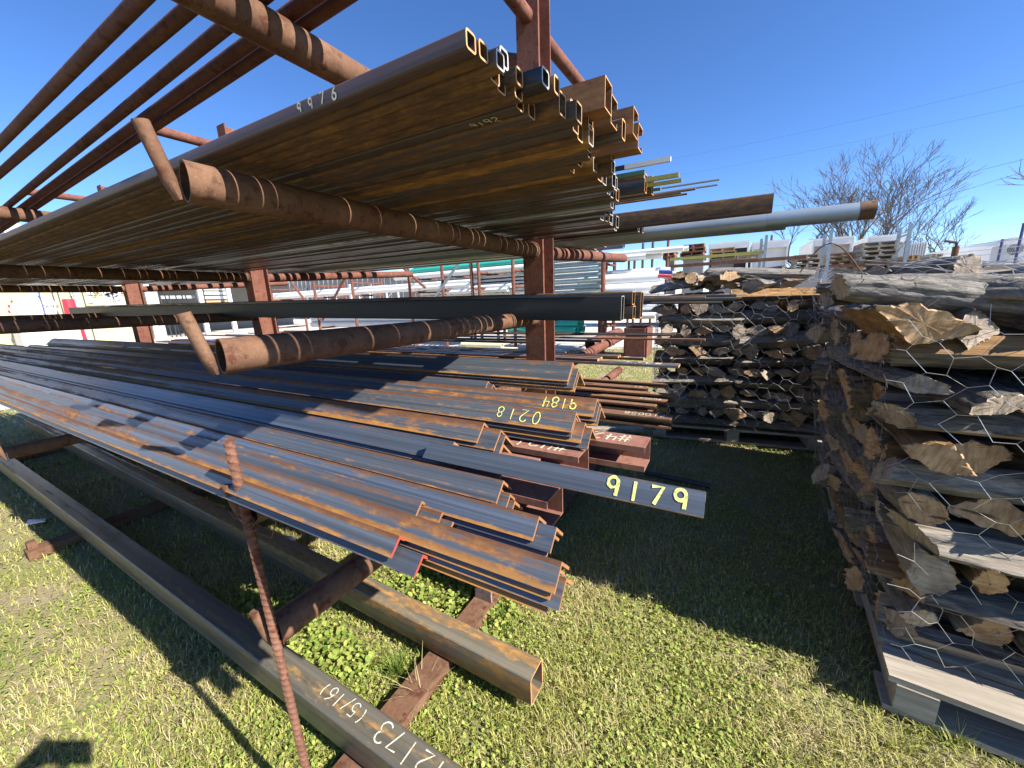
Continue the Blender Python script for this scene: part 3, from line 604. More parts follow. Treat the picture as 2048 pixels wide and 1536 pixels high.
mb.path(pts, .0013, 5); pts = [c + Vector((.012, .0, 0)), c + Vector((.03, .012, .02)), c+Vector((.04, .03, .0)), c+Vector((.03, .02, -.035)), c+Vector((.008, .006, -.02))]
mb.path(pts, .0013, 5); part('wire_tie', mb, 'rebar_rust', rb)

# ================================================================ firewood in wire cages
def log_mesh(kind, seed):
    """split or round log along local X, length 1 (scaled by the object), radius about 0.055; faces: 0 bark, 1 split face, 2 end grain"""
    r = random.Random(seed); sec = []            # (y, z, is_bark) around the section
    if kind == 'round': sec = [(a, 1.0*r.uniform(.92, 1.06), True) for a in np.linspace(0, 2*math.pi, 15)[:-1]]; pts = [(rr*math.cos(a), rr*math.sin(a), b) for a, rr, b in sec]
    else:
        span = {'half': math.pi*.92, 'quarter': math.pi*.55, 'third': math.pi*.72}[kind]; na = 9; R0 = {'half': 1.15, 'quarter': 1.75, 'third': 1.4}[kind]
        arcp = [(R0*math.cos(a)*r.uniform(.95, 1.05), R0*math.sin(a)*r.uniform(.95, 1.05), True) for a in np.linspace(math.pi/2-span/2, math.pi/2+span/2, na)]
        apex = (r.uniform(-.15, .15), r.uniform(-.45, -.2) if kind == 'half' else r.uniform(-.05, .12), False); e0, e1 = arcp[0], arcp[-1]; e0 = (e0[0]*.9, e0[1]-.12, False); e1 = (e1[0]*.9, e1[1]-.12, False)
        lerp = lambda p, q, t: (p[0]+(q[0]-p[0])*t + r.uniform(-.05, .05), p[1]+(q[1]-p[1])*t + r.uniform(-.05, .05), False)
        pts = arcp[:-1] + [(arcp[-1][0], arcp[-1][1], False), (e1[0], e1[1], False)] + [lerp(e1, apex, .35), lerp(e1, apex, .7), apex, lerp(apex, e0, .3), lerp(apex, e0, .65), (e0[0], e0[1], False)]
        cy = sum(p[0] for p in pts)/len(pts); cz = sum(p[1] for p in pts)/len(pts); pts = [(a-cy, b-cz, c) for a, b, c in pts]
    # resample the section and roughen it with furrows that run along the grain
    per = []; m0 = len(pts)
    for i in range(m0):
        (y0, z0, b0), (y1, z1, b1) = pts[i], pts[(i+1) % m0]; q = max(1, int(round(math.hypot(y1-y0, z1-z0)/.13)))
        per += [(y0+(y1-y0)*t/q, z0+(z1-z0)*t/q, b0) for t in range(q)]
    pts = per; n = len(pts); ns = 22; mb = MB(); vs = []; rn = np.random.default_rng(seed); sky_, skz_ = r.uniform(-.2, .2), r.uniform(-.12, .12)
    col = rn.normal(0, 1, n); col = (col + np.roll(col, 1) + np.roll(col, -1))/1.7; fine = rn.normal(0, 1, (ns, n)); coarse = rn.normal(0, 1, (5, n)); kk = np.linspace(0, 4, ns)
    lump = np.stack([np.interp(kk, np.arange(5), coarse[:, i]) for i in range(n)], 1); lump = (lump + np.roll(lump, 1, 1))/1.4; endr = rn.normal(0, 1, (2, n))
    for k in range(ns):
        t = k/(ns-1); bend = .10*math.sin(t*math.pi); tw = 1 + .06*math.sin(5*t + seed)
        for i, (y, z, b) in enumerate(pts):
            q = 1 + (.036*col[i] + .040*lump[k, i] + .022*fine[k, i] if b else .018*col[i] + .024*lump[k, i] + .008*fine[k, i])
            ex = (.030*endr[0 if k == 0 else 1, i] + sky_*y + skz_*z) if k in (0, ns-1) else 0
            vs.append((t - .5 + ex*.35, (y*tw*q + bend)*.052, z*tw*q*.052))
    mb.v = vs
    for k in range(ns-1):
        for i in range(n):
            mb.f.append((k*n+i, k*n+(i+1)%n, (k+1)*n+(i+1)%n, (k+1)*n+i)); mb.m.append(0 if pts[i][2] and (kind == 'round' or pts[(i+1)%n][2] or True) and pts[i][2] else 1)
    for k, rev in ((0, True), (ns-1, False)):      # cut face: ragged rim, flat inside
        rim = [vs[k*n+i] for i in range(n)]; cy = sum(p[1] for p in rim)/n; cz = sum(p[2] for p in rim)/n; o = len(mb.v); x0 = -.5 if k == 0 else .5
        for f_ in (.9, .45):
            for p in rim:
                y_, z_ = cy + (p[1]-cy)*f_, cz + (p[2]-cz)*f_; mb.v.append((x0 + (sky_*y_/.052 + skz_*z_/.052)*.35 + .0015*rn.normal(), y_, z_))
        c = len(mb.v); mb.v.append((x0 + (sky_*cy/.052 + skz_*cz/.052)*.35, cy, cz))
        for i in range(n):
            i2 = (i+1) % n; qs = [(k*n+i, k*n+i2, o+i2, o+i), (o+i, o+i2, o+n+i2, o+n+i), (o+n+i, o+n+i2, c)]
            for f_ in qs: mb.f.append(tuple(reversed(f_)) if rev else f_); mb.m.append(2)
    return mb
LOGS = {}
for kind, cnt in (('half', 6), ('quarter', 8), ('third', 7), ('round', 5)):
    for q in range(cnt):
        mb = log_mesh(kind, q*13 + len(kind)); combo = [('bark','split_grey','end_grey'), ('bark','split_tan','end_tan'), ('bark_grey','split_grey','end_grey'), ('bark','split_grey','end_tan')][q % 4]
        if kind == 'round': combo = ('bark_grey', 'bark_grey', 'end_tan' if q % 2 else 'end_grey')
        LOGS[(kind, q)] = mb.mesh('firewood_log', combo, True, 42)
KEYS = list(LOGS)
class Frame:   # a cage's own axes on the ground: u to the right along its front, v away from the camera
    def __init__(s, o, deg, lean=(0, 0)): s.o = Vector((*o, 0)); a = R(deg); s.a = a; s.u = Vector((math.cos(a), math.sin(a), 0)); s.v = Vector((-math.sin(a), math.cos(a), 0)); s.lean = lean
    def p(s, u, v, z): return s.o + s.u*(u + s.lean[0]*max(0, z-.15)) + s.v*(v + s.lean[1]*max(0, z-.15)) + Vector((0, 0, z))
LR = random.Random(5)
def log(fr, u, v, z, along, L, size, label, group, key=None, tilt=None, yaw=None):
    key = key or LR.choice([k for k in KEYS if k[0] != 'round' or LR.random() < .5])
    o = link('firewood_log', LOGS[key]); o.location = fr.p(u, v, z); fl = LR.uniform(.98, 1.28) if key[0] != 'round' else 1.0
    yw = fr.a + (0 if along == 'u' else math.pi/2) + (LR.uniform(-.09, .09) if yaw is None else yaw) + (math.pi if LR.random() < .5 else 0)
    side = LR.random() < .3 and key[0] != 'round'; o.scale = (L, size*(.86 if side else fl*.95), size*(fl*.95 if side else .86))
    o.rotation_euler = Euler(((LR.choice((math.pi/2, -math.pi/2)) if side else LR.choice((0, math.pi))) + LR.uniform(-.35, .35), (LR.uniform(-.04, .04) if tilt is None else tilt), yw), 'XYZ')
    return tag(o, label, 'firewood', group)
def cage_logs(fr, W, D, z0, layers, pitch, name, front=True, left=True, first='u', nu=None, back_u=2, group=None):
    kind = first; cnt = 0
    for l in range(layers):
        z = z0 + pitch*(l+.5); lay = f'{ORD[l+1]} layer up'
        if kind == 'u':
            ncol = max(1, round(W/.62)); cols = ncol if front else 1
            rows = range(int(D/.115)) if left else range(1)
            for r_ in rows:
                for c in range(cols if (r_ == 0 and front) else 1):
                    Lg = LR.uniform(.56, .66) if r_ == 0 and front else LR.uniform(.41, .47)
                    lab = (f'lengthwise log in the {name} front, {lay}, {ORD[c+1]} from left' if r_ == 0 and front else f'log end in the {name} left side, {lay}, {ORD[r_+1]} from the front')
                    log(fr, (.315 + .60*c if r_ == 0 and front else .235) + LR.uniform(-.04, .02), .058 + .115*r_ + LR.uniform(-.012, .02), z + LR.uniform(-.008, .008), 'u', Lg, LR.uniform(1.0, 1.25)*pitch/.086, lab, group)
        else:
            sp = .128; n = int(W/sp) if nu is None else nu; n = n if front else 1
            for c in range(n):
                log(fr, .07 + sp*c + LR.uniform(-.03, .03), .22 + LR.uniform(-.05, .04), z + LR.uniform(-.012, .012), 'v', LR.uniform(.40, .46), LR.uniform(.8, 1.38)*pitch/.088,
                    f'log butt in the {name} front, {lay}, {ORD[c+1]} from left', group)
            if left:
                for q in range(1, max(2, int(D/.46))):
                    log(fr, .06 + LR.uniform(-.015, .02), .22 + .455*q, z, 'v', LR.uniform(.41, .46), LR.uniform(.9, 1.1)*pitch/.088, f'lengthwise log in the {name} left side, {lay}, {ORD[q+1]} from the front', group)
        kind = 'v' if kind == 'u' else 'u'
def netting(fr, parent, face, U, Z, cell, r, name='wire_netting', off=-.02, wav=.012, mat='wire_galv'):
    """hexagonal wire netting over a face; 'front' spans u and z, 'left' spans v and z, 'top' spans u and v"""
    mb = MB(); s = cell; hh = s*.30; ph = [LR.uniform(0, 6) for _ in range(6)]
    def P(a, b):
        wv = wav*(math.sin(a*9+ph[0])*math.sin(b*7+ph[1]) + .6*math.sin(a*21+ph[2]+b*5)); ja = .012*math.sin(b*33+a*17+ph[3]) + .006*math.sin(a*71+b*59); jb = .012*math.sin(a*29+ph[4]-b*13) + .006*math.sin(b*83-a*41)
        a, b = a+ja, b+jb
        if face == 'front': return fr.p(a, off + wv, b)
        if face == 'left': return fr.p(off + wv, a, b)
        return fr.p(a, b, Z[2] + wv*2.2 + .03*math.sin(a*6+ph[5]) + .025*math.sin(b*8))
    cols = int((U[1]-U[0])/(s*.8)) + 1; rows = int((Z[1]-Z[0])/s) + 1; nn = 4 if r > .0015 else 3
    for c in range(cols):
        for q in range(rows):
            a0 = U[0] + c*s*.8; b0 = Z[0] + q*s + (s/2 if c % 2 else 0)
            if b0 + s/2 > Z[1] or a0 + s*.8 > U[1] + .02: continue
            if LR.random() < .06: continue
            # horizontal twist plus two slanted wires
            p0, p1 = P(a0, b0), P(a0 + s*.42, b0); mb.tube(p0, p1, r*1.25, r*1.25, nn, False)
            p2, p3 = P(a0 + s*.8, b0 + s/2), P(a0 + s*.8, b0 - s/2)
            mb.tube(p1, p2, r, r, nn, False); mb.tube(p1, p3, r, r, nn, False)
    o = part(name, mb, mat, parent, False); o['kind'] = 'stuff'; return o
def cage(fr, name, label): o = empty(name, fr.p(0, 0, .15)); tag(o, label, 'wire cage'); return o
def pallet_parts(fr, W, D, z0, label, mat='pallet_wood', h=.13):
    t = empty('wooden_pallet', fr.p(0, 0, z0)); tag(t, label, 'pallet')
    nb = 7
    def bx(u0, v0, u1, v1, za, zb, nm):
        mb = MB(); P = [fr.p(a, b, z) for z in (za, zb) for a, b in ((u0,v0),(u1,v0),(u1,v1),(u0,v1))]
        mb.add(P, [(0,3,2,1),(4,5,6,7),(0,1,5,4),(1,2,6,5),(2,3,7,6),(3,0,4,7)]); part(nm, mb, mat, t, False)
    wv = D/nb
    for i in range(nb): bx(-.02 + LR.uniform(-.006, .006), wv*i + .012, W + .02, wv*i + wv - .018, z0 + h-.02, z0 + h, 'deck_board')
    for i in range(3):
        uu = (0, W/2 - .045, W - .09)[i]; bx(uu, .005, uu + .09, D-.005, z0 + .022, z0 + h - .0205, 'stringer')
    for i in (0, 3, 6): bx(-.02, wv*i + .012, W + .02, wv*i + wv - .018, z0 + .002, z0 + .0215, 'base_board')
    return t
# near cage, right edge of the picture
F1 = Frame((.545, 1.455), 1.0, (-.125, .0)); F1p = Frame((.525, 1.345), -5.0)
pallet_parts(F1p, 1.1, 1.12, 0.012, 'weathered grey pallet under the near firewood cage at the right edge')
cage_logs(F1, 1.1, 1.0, .145, 12, .0905, 'near firewood cage', first='u', nu=5, group='split logs in the near cage')
c1 = cage(F1, 'firewood_cage', 'wire cage of stacked split firewood close to the camera on the right')
netting(F1, c1, 'front', (-.02, 1.1), (.18, 1.26), .085, .00072, wav=.024)
netting(F1, c1, 'left', (-.02, 1.12), (.18, 1.26), .07, .0006, off=-.03, mat='wire_shade')
netting(F1, c1, 'top', (-.02, 1.1), (-.02, 1.12, 1.30), .08, .0009)
# cage right behind it
F1b = Frame((.60, 2.50), -5.0, (-.11, 0))
pallet_parts(F1b, 1.1, 1.1, 0.012, 'shaded pallet under the second firewood cage, behind the near one')
cage_logs(F1b, 1.1, .8, .15, 12, .096, 'second firewood cage', front=False, first='v', group='split logs in the second cage')
c1b = cage(F1b, 'firewood_cage', 'wire cage of firewood squeezed between the near cage and the far one')
netting(F1b, c1b, 'left', (-.02, 1.1), (.18, 1.32), .07, .0008, off=-.03, mat='wire_shade')
netting(F1b, c1b, 'top', (-.02, 1.1), (-.02, 1.1, 1.33), .08, .001)
# cage behind the second one
F3 = Frame((.80, 3.62), -3.0, (-.04, 0))
pallet_parts(F3, 1.1, 1.1, 0.012, 'hidden dark pallet under the rearmost firewood cage')
cage_logs(F3, 1.1, .3, .15, 12, .096, 'rearmost firewood cage', front=False, first='u', group='split logs in the rearmost cage')
c3 = cage(F3, 'firewood_cage', 'wire cage of firewood right of the far cage, rearmost on the right')
netting(F3, c3, 'top', (-.02, 1.1), (-.02, 1.1, 1.35), .08, .0012)
# far cage, centre right
F2 = Frame((-.50, 3.52), 7.0, (-.01, 0))
pallet_parts(F2, 1.24, 1.1, 0.012, 'shaded pallet under the far firewood cage beyond the rack')
cage_logs(F2, 1.24, .3, .15, 13, .088, 'far firewood cage', first='u', nu=10, left=True, group='split logs in the far cage')
c2 = cage(F2, 'firewood_cage', 'wire cage of split firewood beyond the rack with a pale pole on top')
netting(F2, c2, 'front', (-.03, 1.24), (.2, 1.36), .092, .0012, off=-.03, wav=.04)
netting(F2, c2, 'top', (-.03, 1.24), (-.02, 1.0, 1.38), .09, .0014)
netting(F2, c2, 'left', (-.02, 1.0), (.3, 1.3), .09, .0012, off=-.03)
# logs heaped on the tops
for fr, nm, zt, W, D, cnt in ((F1, 'near firewood cage', 1.262, 1.05, 1.05, 13), (F1b, 'second firewood cage', 1.295, 1.0, 1.0, 10), (F3, 'rearmost firewood cage', 1.31, 1.0, 1.0, 7), (F2, 'far firewood cage', 1.35, 1.05, .55, 14)):
    for i in range(cnt):
        u = .12 + (W-.2)*((i*.618) % 1); v = .08 + (D-.2)*((i*.381 + .1) % 1); al = 'v' if i % 3 else 'u'
        log(fr, u, v + (.16 if al == 'v' else 0), zt + .012*(i % 3) + (.05 if i > 8 else 0), al, LR.uniform(.38, .46), LR.uniform(.8, 1.2), f'log heaped on top of the {nm}, {ORD[i+1]} laid', f'logs heaped on the {nm}', yaw=LR.uniform(-.9, .9), tilt=LR.uniform(-.16, .16))
log(F2, .70, .10, 1.425, 'u', .72, .80, 'long pale peeled pole sloping down over the far firewood cage', None, key=('round', 2), tilt=.09, yaw=-.05)
o = bpy.data.objects[-1] if False else None
log(F2, .24, .06, 1.405, 'v', .30, 1.0, 'round cut log lying end-on at the left top of the far firewood cage', None, key=('round', 1))
log(F2, .42, .08, 1.41, 'v', .34, 1.25, 'dark split chunk standing highest on the far firewood cage', None, key=('half', 1), yaw=.5)
log(F1, .30, .75, 1.34, 'v', .36, 1.1, 'round log butt standing up from the top of the near cage', None, key=('round', 0), yaw=.3)
# inner logs that only close the gaps between the outer ones
def core(fr, W, D, za, zb, name):
    mb = MB(); k = 0; z = za + .05
    while z < zb:
        v = .36
        while v < D + .02:
            n = 9; a0 = LR.uniform(0, 6); P = [(math.cos(a0 + 2*math.pi*i/n)*LR.uniform(.042, .056), math.sin(a0 + 2*math.pi*i/n)*LR.uniform(.042, .056)) for i in range(n)]
            vs = [fr.p(uu, v + y, z + zz) for uu in (.16, W - .05) for y, zz in P]
            mb.add(vs, [(i, (i+1)%n, n+(i+1)%n, n+i) for i in range(n)] + [tuple(range(n-1,-1,-1)), tuple(range(n, 2*n))]); v += .105
        z += .1
    o = link('inner_firewood', mb.mesh('inner_firewood', ['bark'], True)); tag(o, f'inner firewood logs packed inside the {name}', 'firewood', kind='stuff')
core(F1, 1.1, 1.05, .15, 1.25, 'near cage'); core(F1b, 1.1, 1.05, .15, 1.25, 'second cage'); core(F3, 1.1, 1.05, .15, 1.27, 'rearmost cage'); core(F2, 1.33, 1.05, .15, 1.28, 'far cage')
# bent wire arching above the cages
mb = MB(); pts = [at_y(1600 + 130*t, 545 - 62*math.sin(math.pi*min(1, t*1.02)) + 8*t, 3.4) for t in np.linspace(0, 1, 14)]; mb.path(pts, .004, 6)
solo('bent_rod', mb, 'rack_rust', 'thin dark rod arching above the firewood cages', 'rod')

# ================================================================ grass, clover, litter
def sinnoise(x, y, seed, f=1.0):
    r = np.random.default_rng(seed); o = np.zeros_like(x)
    for k in range(7):
        a = r.uniform(0, 2*np.pi); q = f*r.uniform(.6, 2.6)*(1+k*.5); o += np.sin((x*np.cos(a)+y*np.sin(a))*q*2.2 + r.uniform(0, 6))/(1+.45*k)
    return o/2.6
def scatter(n, rmin, rmax, seed):
    r = np.random.default_rng(seed); rad = np.exp(r.uniform(np.log(rmin), np.log(rmax), n)); az = R(29.45) + r.uniform(R(-62), R(66), n)
    x = -np.sin(az)*rad; y = np.cos(az)*rad; return x, y, rad, r
def gravel_mask(x, y):   # true on grass
    return (x > -9.2 + 0*y) & (y < np.interp(x, [-9.2,-8.4,-5.2,-1.6,1.5,6,60], [1.0,5.5,8.2,9.8,10.6,11.5,13]))
def blades(name, n, rmin, rmax, seed, hmin, hmax, wid, label, cat, dry=0.0, lay=.9, mask=None):
    x, y, rad, r = scatter(n, rmin, rmax, seed); keep = gravel_mask(x, y)
    keep &= (sinnoise(x, y, 47, 2.2) + .35*r.normal(size=len(x)) < .62)      # trodden bare spots
    if mask is not None: keep &= mask(x, y, r)
    x, y, rad = x[keep], y[keep], rad[keep]; n = len(x)
    pn = sinnoise(x, y, 3, 1.3); pn2 = sinnoise(x, y, 9, 4.0)
    tint = np.clip(.50 + dry + .22*pn + .14*pn2 + r.normal(0, .15, n), 0, 1)
    h = r.uniform(hmin, hmax, n)*(1 + .25*pn); wd = wid*np.maximum(1, rad/1.9)*r.uniform(.7, 1.3, n); a = r.uniform(0, 2*np.pi, n); ln = np.abs(r.normal(lay*.6, .35, n)); a2 = a + r.normal(0, .5, n)
    dx, dy = np.cos(a), np.sin(a); sxv, syv = -np.sin(a), np.cos(a)
    V = np.zeros((n, 5, 3)); z0 = -.004
    V[:,0] = np.stack([x - sxv*wd/2, y - syv*wd/2, np.full(n, z0)], 1); V[:,1] = np.stack([x + sxv*wd/2, y + syv*wd/2, np.full(n, z0)], 1)
    mx, my, mz = x + dx*h*.35*ln, y + dy*h*.35*ln, h*.62*np.sqrt(np.maximum(.12, 1 - (ln*.55)**2))
    V[:,2] = np.stack([mx - sxv*wd*.4, my - syv*wd*.4, mz], 1); V[:,3] = np.stack([mx + sxv*wd*.4, my + syv*wd*.4, mz], 1)
    V[:,4] = np.stack([mx + np.cos(a2)*h*.6*ln, my + np.sin(a2)*h*.6*ln, np.maximum(.004, mz + h*.42*(1 - ln*.95))], 1)
    i = np.arange(n)*5; F = np.concatenate([np.stack([i, i+1, i+3], 1), np.stack([i, i+3, i+2], 1), np.stack([i+2, i+3, i+4], 1)])
    me = bpy.data.meshes.new(name); me.vertices.add(n*5); me.vertices.foreach_set('co', V.ravel()); me.loops.add(len(F)*3); me.loops.foreach_set('vertex_index', F.ravel().astype(np.int32))
    me.polygons.add(len(F)); me.polygons.foreach_set('loop_start', np.arange(len(F), dtype=np.int32)*3); me.polygons.foreach_set('loop_total', np.full(len(F), 3, np.int32)); me.update(calc_edges=True)
    at = me.attributes.new('tint', 'FLOAT', 'POINT'); at.data.foreach_set('value', np.repeat(tint, 5)); me.materials.append(M('grass_blade'))
    return tag(link(name, me), label, cat, kind='stuff')
blades('grass', 210000, .75, 14, 1, .018, .05, .0026, 'short green and yellowing lawn grass around the rack', 'grass', 0.0, 1.45)
blades('dry_grass', 42000, .75, 7, 2, .02, .06, .0019, 'straw-coloured dry grass matted through the lawn', 'grass', .42, 1.9, lambda x, y, r: sinnoise(x, y, 21, 1.5) + .25*r.normal(size=len(x)) > -.1)
def leaves(name, n, seed, size, label, mask, tint0=.5, hz=(.008, .035), rmax=6):
    x, y, rad, r = scatter(n, .75, rmax, seed); k = mask(x, y, r) & gravel_mask(x, y); x, y, rad = x[k], y[k], rad[k]; n = len(x)
    s = size*r.uniform(.55, 1.3, n)*np.maximum(1, rad/3); a = r.uniform(0, 2*np.pi, n); tx, ty = r.normal(0, .38, n), r.normal(0, .38, n); z = r.uniform(*hz, n)
    ring = [(-.5, 0, 0), (-.3, .42, .06), (.15, .48, .05), (.55, .12, -.03), (.55, -.12, -.03), (.15, -.48, .05), (-.3, -.42, .06)]; m = len(ring); V = np.zeros((n, m, 3)); ca, sa = np.cos(a), np.sin(a)
    for j, (p, q, d) in enumerate(ring):
        X = (p*ca - q*sa)*s; Y = (p*sa + q*ca)*s; V[:, j] = np.stack([x+X, y+Y, z + X*tx + Y*ty + d*s], 1)
    V[:, :, 2] = np.maximum(V[:, :, 2], .003)
    i = np.arange(n)*m; F = np.concatenate([np.stack([i, i+j, i+j+1], 1) for j in range(1, m-1)])
    me = bpy.data.meshes.new(name); me.vertices.add(n*m); me.vertices.foreach_set('co', V.ravel()); me.loops.add(len(F)*3); me.loops.foreach_set('vertex_index', F.ravel().astype(np.int32))
    me.polygons.add(len(F)); me.polygons.foreach_set('loop_start', np.arange(len(F), dtype=np.int32)*3); me.polygons.foreach_set('loop_total', np.full(len(F), 3, np.int32)); me.update(calc_edges=True)
    at = me.attributes.new('tint', 'FLOAT', 'POINT'); at.data.foreach_set('value', np.repeat(np.clip(tint0 + r.normal(0, .25, n), 0, 1), m)); me.materials.append(M('clover_leaf'))
    return tag(link(name, me), label, 'ground cover', kind='stuff')
leaves('clover', 76000, 5, .009, 'small round clover leaves scattered through the lawn', lambda x, y, r: sinnoise(x, y, 31, 1.2) + .3*r.normal(size=len(x)) > .0, .62, (.006, .028))
leaves('broadleaf_weeds', 60000, 6, .016, 'dense broad-leaved weeds growing between the ground beams under the rack', lambda x, y, r: ((np.hypot((x+1.02)/.32, (y-1.16)/.20) < 1 + .15*r.normal(size=len(x))) | (np.hypot((x+1.45)/.45, (y-.70)/.09) < 1)) , .6, (.01, .05), 3)
def tuft(name, px, py, n, h, label, tint):
    c = at_z(px, py, 0); r = np.random.default_rng(int(px)); V, F, T = [], [], []
    for i in range(n):
        a = r.uniform(0, 2*math.pi); b = Vector((c.x + r.normal(0, .012), c.y + r.normal(0, .012), -.003)); hh = h*r.uniform(.5, 1.1); sp = r.uniform(.15, 1.0)*hh; w_ = r.uniform(.0012, .0022); sd = Vector((-math.sin(a), math.cos(a), 0))*w_; o = len(V)
        for k in range(5):
            t = k/4; q = b + Vector((math.cos(a)*sp*t**1.4, math.sin(a)*sp*t**1.4, hh*t*(1-.35*t*sp/hh))); V += [q - sd*(1-t*.85), q + sd*(1-t*.85)]; T += [tint + r.normal(0, .08)]*2
        F += [(o+2*k, o+2*k+1, o+2*k+3, o+2*k+2) for k in range(4)]
    me = bpy.data.meshes.new(name); me.from_pydata([tuple(v - Vector((c.x, c.y, 0))) for v in V], [], F); at = me.attributes.new('tint', 'FLOAT', 'POINT'); at.data.foreach_set('value', np.clip(T, 0, 1)); me.materials.append(M('grass_blade'))
    tag(link(name, me, None, (c.x, c.y, 0)), label, 'grass tuft')
tuft('grass_tuft', 795, 1352, 160, .10, 'spiky dark green grass tuft between the two ground beams', .12)
tuft('grass_tuft', 842, 1398, 22, .16, 'pale dry stalks leaning over the rusty skid', .85)
tuft('grass_tuft', 1790, 1500, 40, .07, 'light grass tuft at the foot of the near pallet', .5)
tuft('grass_tuft', 1600, 1440, 30, .05, 'small yellowish tuft in the sunlit lawn left of the pallet', .6)
tuft('grass_tuft', 130, 1112, 26, .06, 'loose tuft at the end of the left skid', .45)
tuft('grass_tuft', 1010, 1225, 30, .07, 'leafy green tuft at the foot of the stub post', .25)
tuft('grass_tuft', 1905, 1490, 34, .09, 'tall blades in front of the near pallet', .4)
tuft('grass_tuft', 690, 1290, 24, .06, 'grass tuft beside the lowest arm end', .3)
tuft('grass_tuft', 420, 1440, 18, .05, 'dry tuft left of the leaning rebar shadow', .75)
# litter
c = at_z(577, 1092, .02); mb = MB(); n = 14
for k, (r0, z0, r1, z1) in enumerate(((.030,0,.034,.045),(.034,.045,.022,.052))):
    mb.tube((c.x, c.y, z0), (c.x+.008, c.y-.004, z1), r0, r1, n, k == 1)
solo('plastic_cup', mb, 'cup_plastic', 'crumpled pale plastic cup lying behind the second ground beam', 'cup')
c = at_z(75, 1046, .01); mb = MB(); mb.add([c+Vector((-.10,-.02,.01)), c+Vector((.02,-.05,.02)), c+Vector((.10,.02,.03)), c+Vector((0,.04,.012)), c+Vector((-.10,-.02,.006)), c+Vector((.02,-.05,.016)), c+Vector((.10,.02,.026)), c+Vector((0,.04,.008))], [(0,1,2,3),(7,6,5,4),(0,4,5,1),(1,5,6,2),(2,6,7,3),(3,7,4,0)])
solo('plastic_scrap', mb, 'cup_plastic', 'pale scrap of plastic on the grass left of the ground beams', 'litter')
mb = MB(); mb.tube(at_z(1160, 868, .06), at_z(1268, 893, .05), .04, .04, 16); solo('black_pipe', mb, 'black_wrap', 'short black plastic pipe on the grass beneath the channels', 'pipe')
mb = MB(); mb.tube(at_z(1290, 945, .03), at_z(1420, 972, .03), .018, .018, 12); solo('black_pipe', mb, 'black_wrap', 'thin black plastic pipe on the shaded grass right of the channels', 'pipe')
mb = MB(); mb.obox(at_z(1140, 858, .05), at_z(1285, 858, .05), .09, .03); solo('wood_plank', mb, 'pallet_wood', 'grey plank on the ground beyond the black pipe', 'plank')
def stone(px, py, s, lb, m='panel_pink'):
    c = at_z(px, py, 0); mb = MB(); r = random.Random(px); n, k = 7, 4; vs = []
    for j in range(k):
        ph = math.pi*(.08 + .84*j/(k-1))
        for i in range(n): a = 2*math.pi*i/n; q = s*r.uniform(.75, 1.15); vs.append((c.x + q*math.sin(ph)*math.cos(a), c.y + q*math.sin(ph)*math.sin(a)*.8, s*.45 + q*.6*math.cos(ph)))
    mb.add(vs, [(j*n+i, (j+1)*n+i, (j+1)*n+(i+1)%n, j*n+(i+1)%n) for j in range(k-1) for i in range(n)] + [tuple(range(n)), tuple(range(k*n-1, (k-1)*n-1, -1))])
    solo('stone', mb, m, lb, 'stone')
stone(1333, 1388, .014, 'small pale stone in the sunlit lawn right of the beam end'); stone(1665, 1175, .016, 'pale stone in the shaded grass near the cage'); stone(1560, 1190, .012, 'small stone in the deep shade between rack and cage'); stone(1372, 868, .03, 'pale stone on the ground below the 10058 channel'); stone(1345, 862, .025, 'whitish stone left of the pale one under the low channels', 'white_dirty')

# ================================================================ background: plastic-pipe rack behind the steel rack
YP = 9.2
prk = empty('pipe_stand', at_y(960, 640, YP).xy.to_3d()); tag(prk, 'rusty red pipe stand behind the rack holding white and green plastic pipes', 'pipe stand')
for px, top in ((545,1.9),(632,2.2),(708,2.2),(822,2.3),(888,2.5),(946,2.5),(960,2.5),(1028,2.4),(1200,2.3)):
    b = at_y(px, 600, YP-.35); mb = MB(); mb.tube((b.x, YP-.35, 0), (b.x, YP-.35, top), .045, .045, 8); part('upright', mb, 'rack_rust_red', prk)
    mb = MB(); mb.tube((b.x, YP+.9, 0), (b.x, YP+.9, top), .045, .045, 8); part('upright', mb, 'rack_rust_red', prk)
    for z in (.55, 1.15, 1.62, 2.02):
        mb = MB(); mb.tube((b.x, YP-.34, z), (b.x, YP+.89, z), .03, .03, 8); part('cross_bar', mb, 'rack_rust_red', prk)
for (a, b) in (((575,555),(640,640)),((690,555),(645,640)),((800,530),(850,575)),((925,515),(872,592))):
    mb = MB(); mb.tube(at_y(*a, YP-.42), at_y(*b, YP-.42), .04, .04, 8); part('diagonal_brace', mb, 'galvanised' if a[0] == 925 else 'rack_rust_red', prk)
PV = random.Random(3)
def pvc(px0, px1, py, Y, r, mat, label, group, n=14):
    a, b = at_y(px0, py, Y), at_y(px1, py, Y); z = at_y((px0+px1)/2, py, Y).z; mb = MB(); mb.hollow((a.x, Y, z), (b.x, Y, z), r, r*.12, n); return solo('plastic_pipe', mb, [mat, mat], label, 'plastic pipe', group)
def bundle(px0, px1, py, rows, r, mat, what, group, Y=YP, jitpx=10):
    a = at_y(px0, py, Y).x; b = at_y(px1, py, Y).x; z0 = at_y((px0+px1)/2, py, Y).z; k = 0
    for row, cnt in enumerate(rows):
        for c in range(cnt):
            k += 1; dj = PV.uniform(-1, 1)*jitpx*.012; mb = MB(); y = Y + (c + .5*(row % 2))*2.05*r; z = z0 + row*1.75*r
            mb.hollow((a + PV.uniform(-.15, .15), y, z), (b + dj, y, z), r, r*.13, 14)
            solo('plastic_pipe', mb, [mat, mat], f'{what}, {["bottom","second","third"][row]} row, {ORD[c+1]} back', 'plastic pipe', group)
bundle(532, 945, 583, (4, 3), .062, 'pvc_white', 'white pipe in the long bundle between two posts', 'white pipes between the posts')
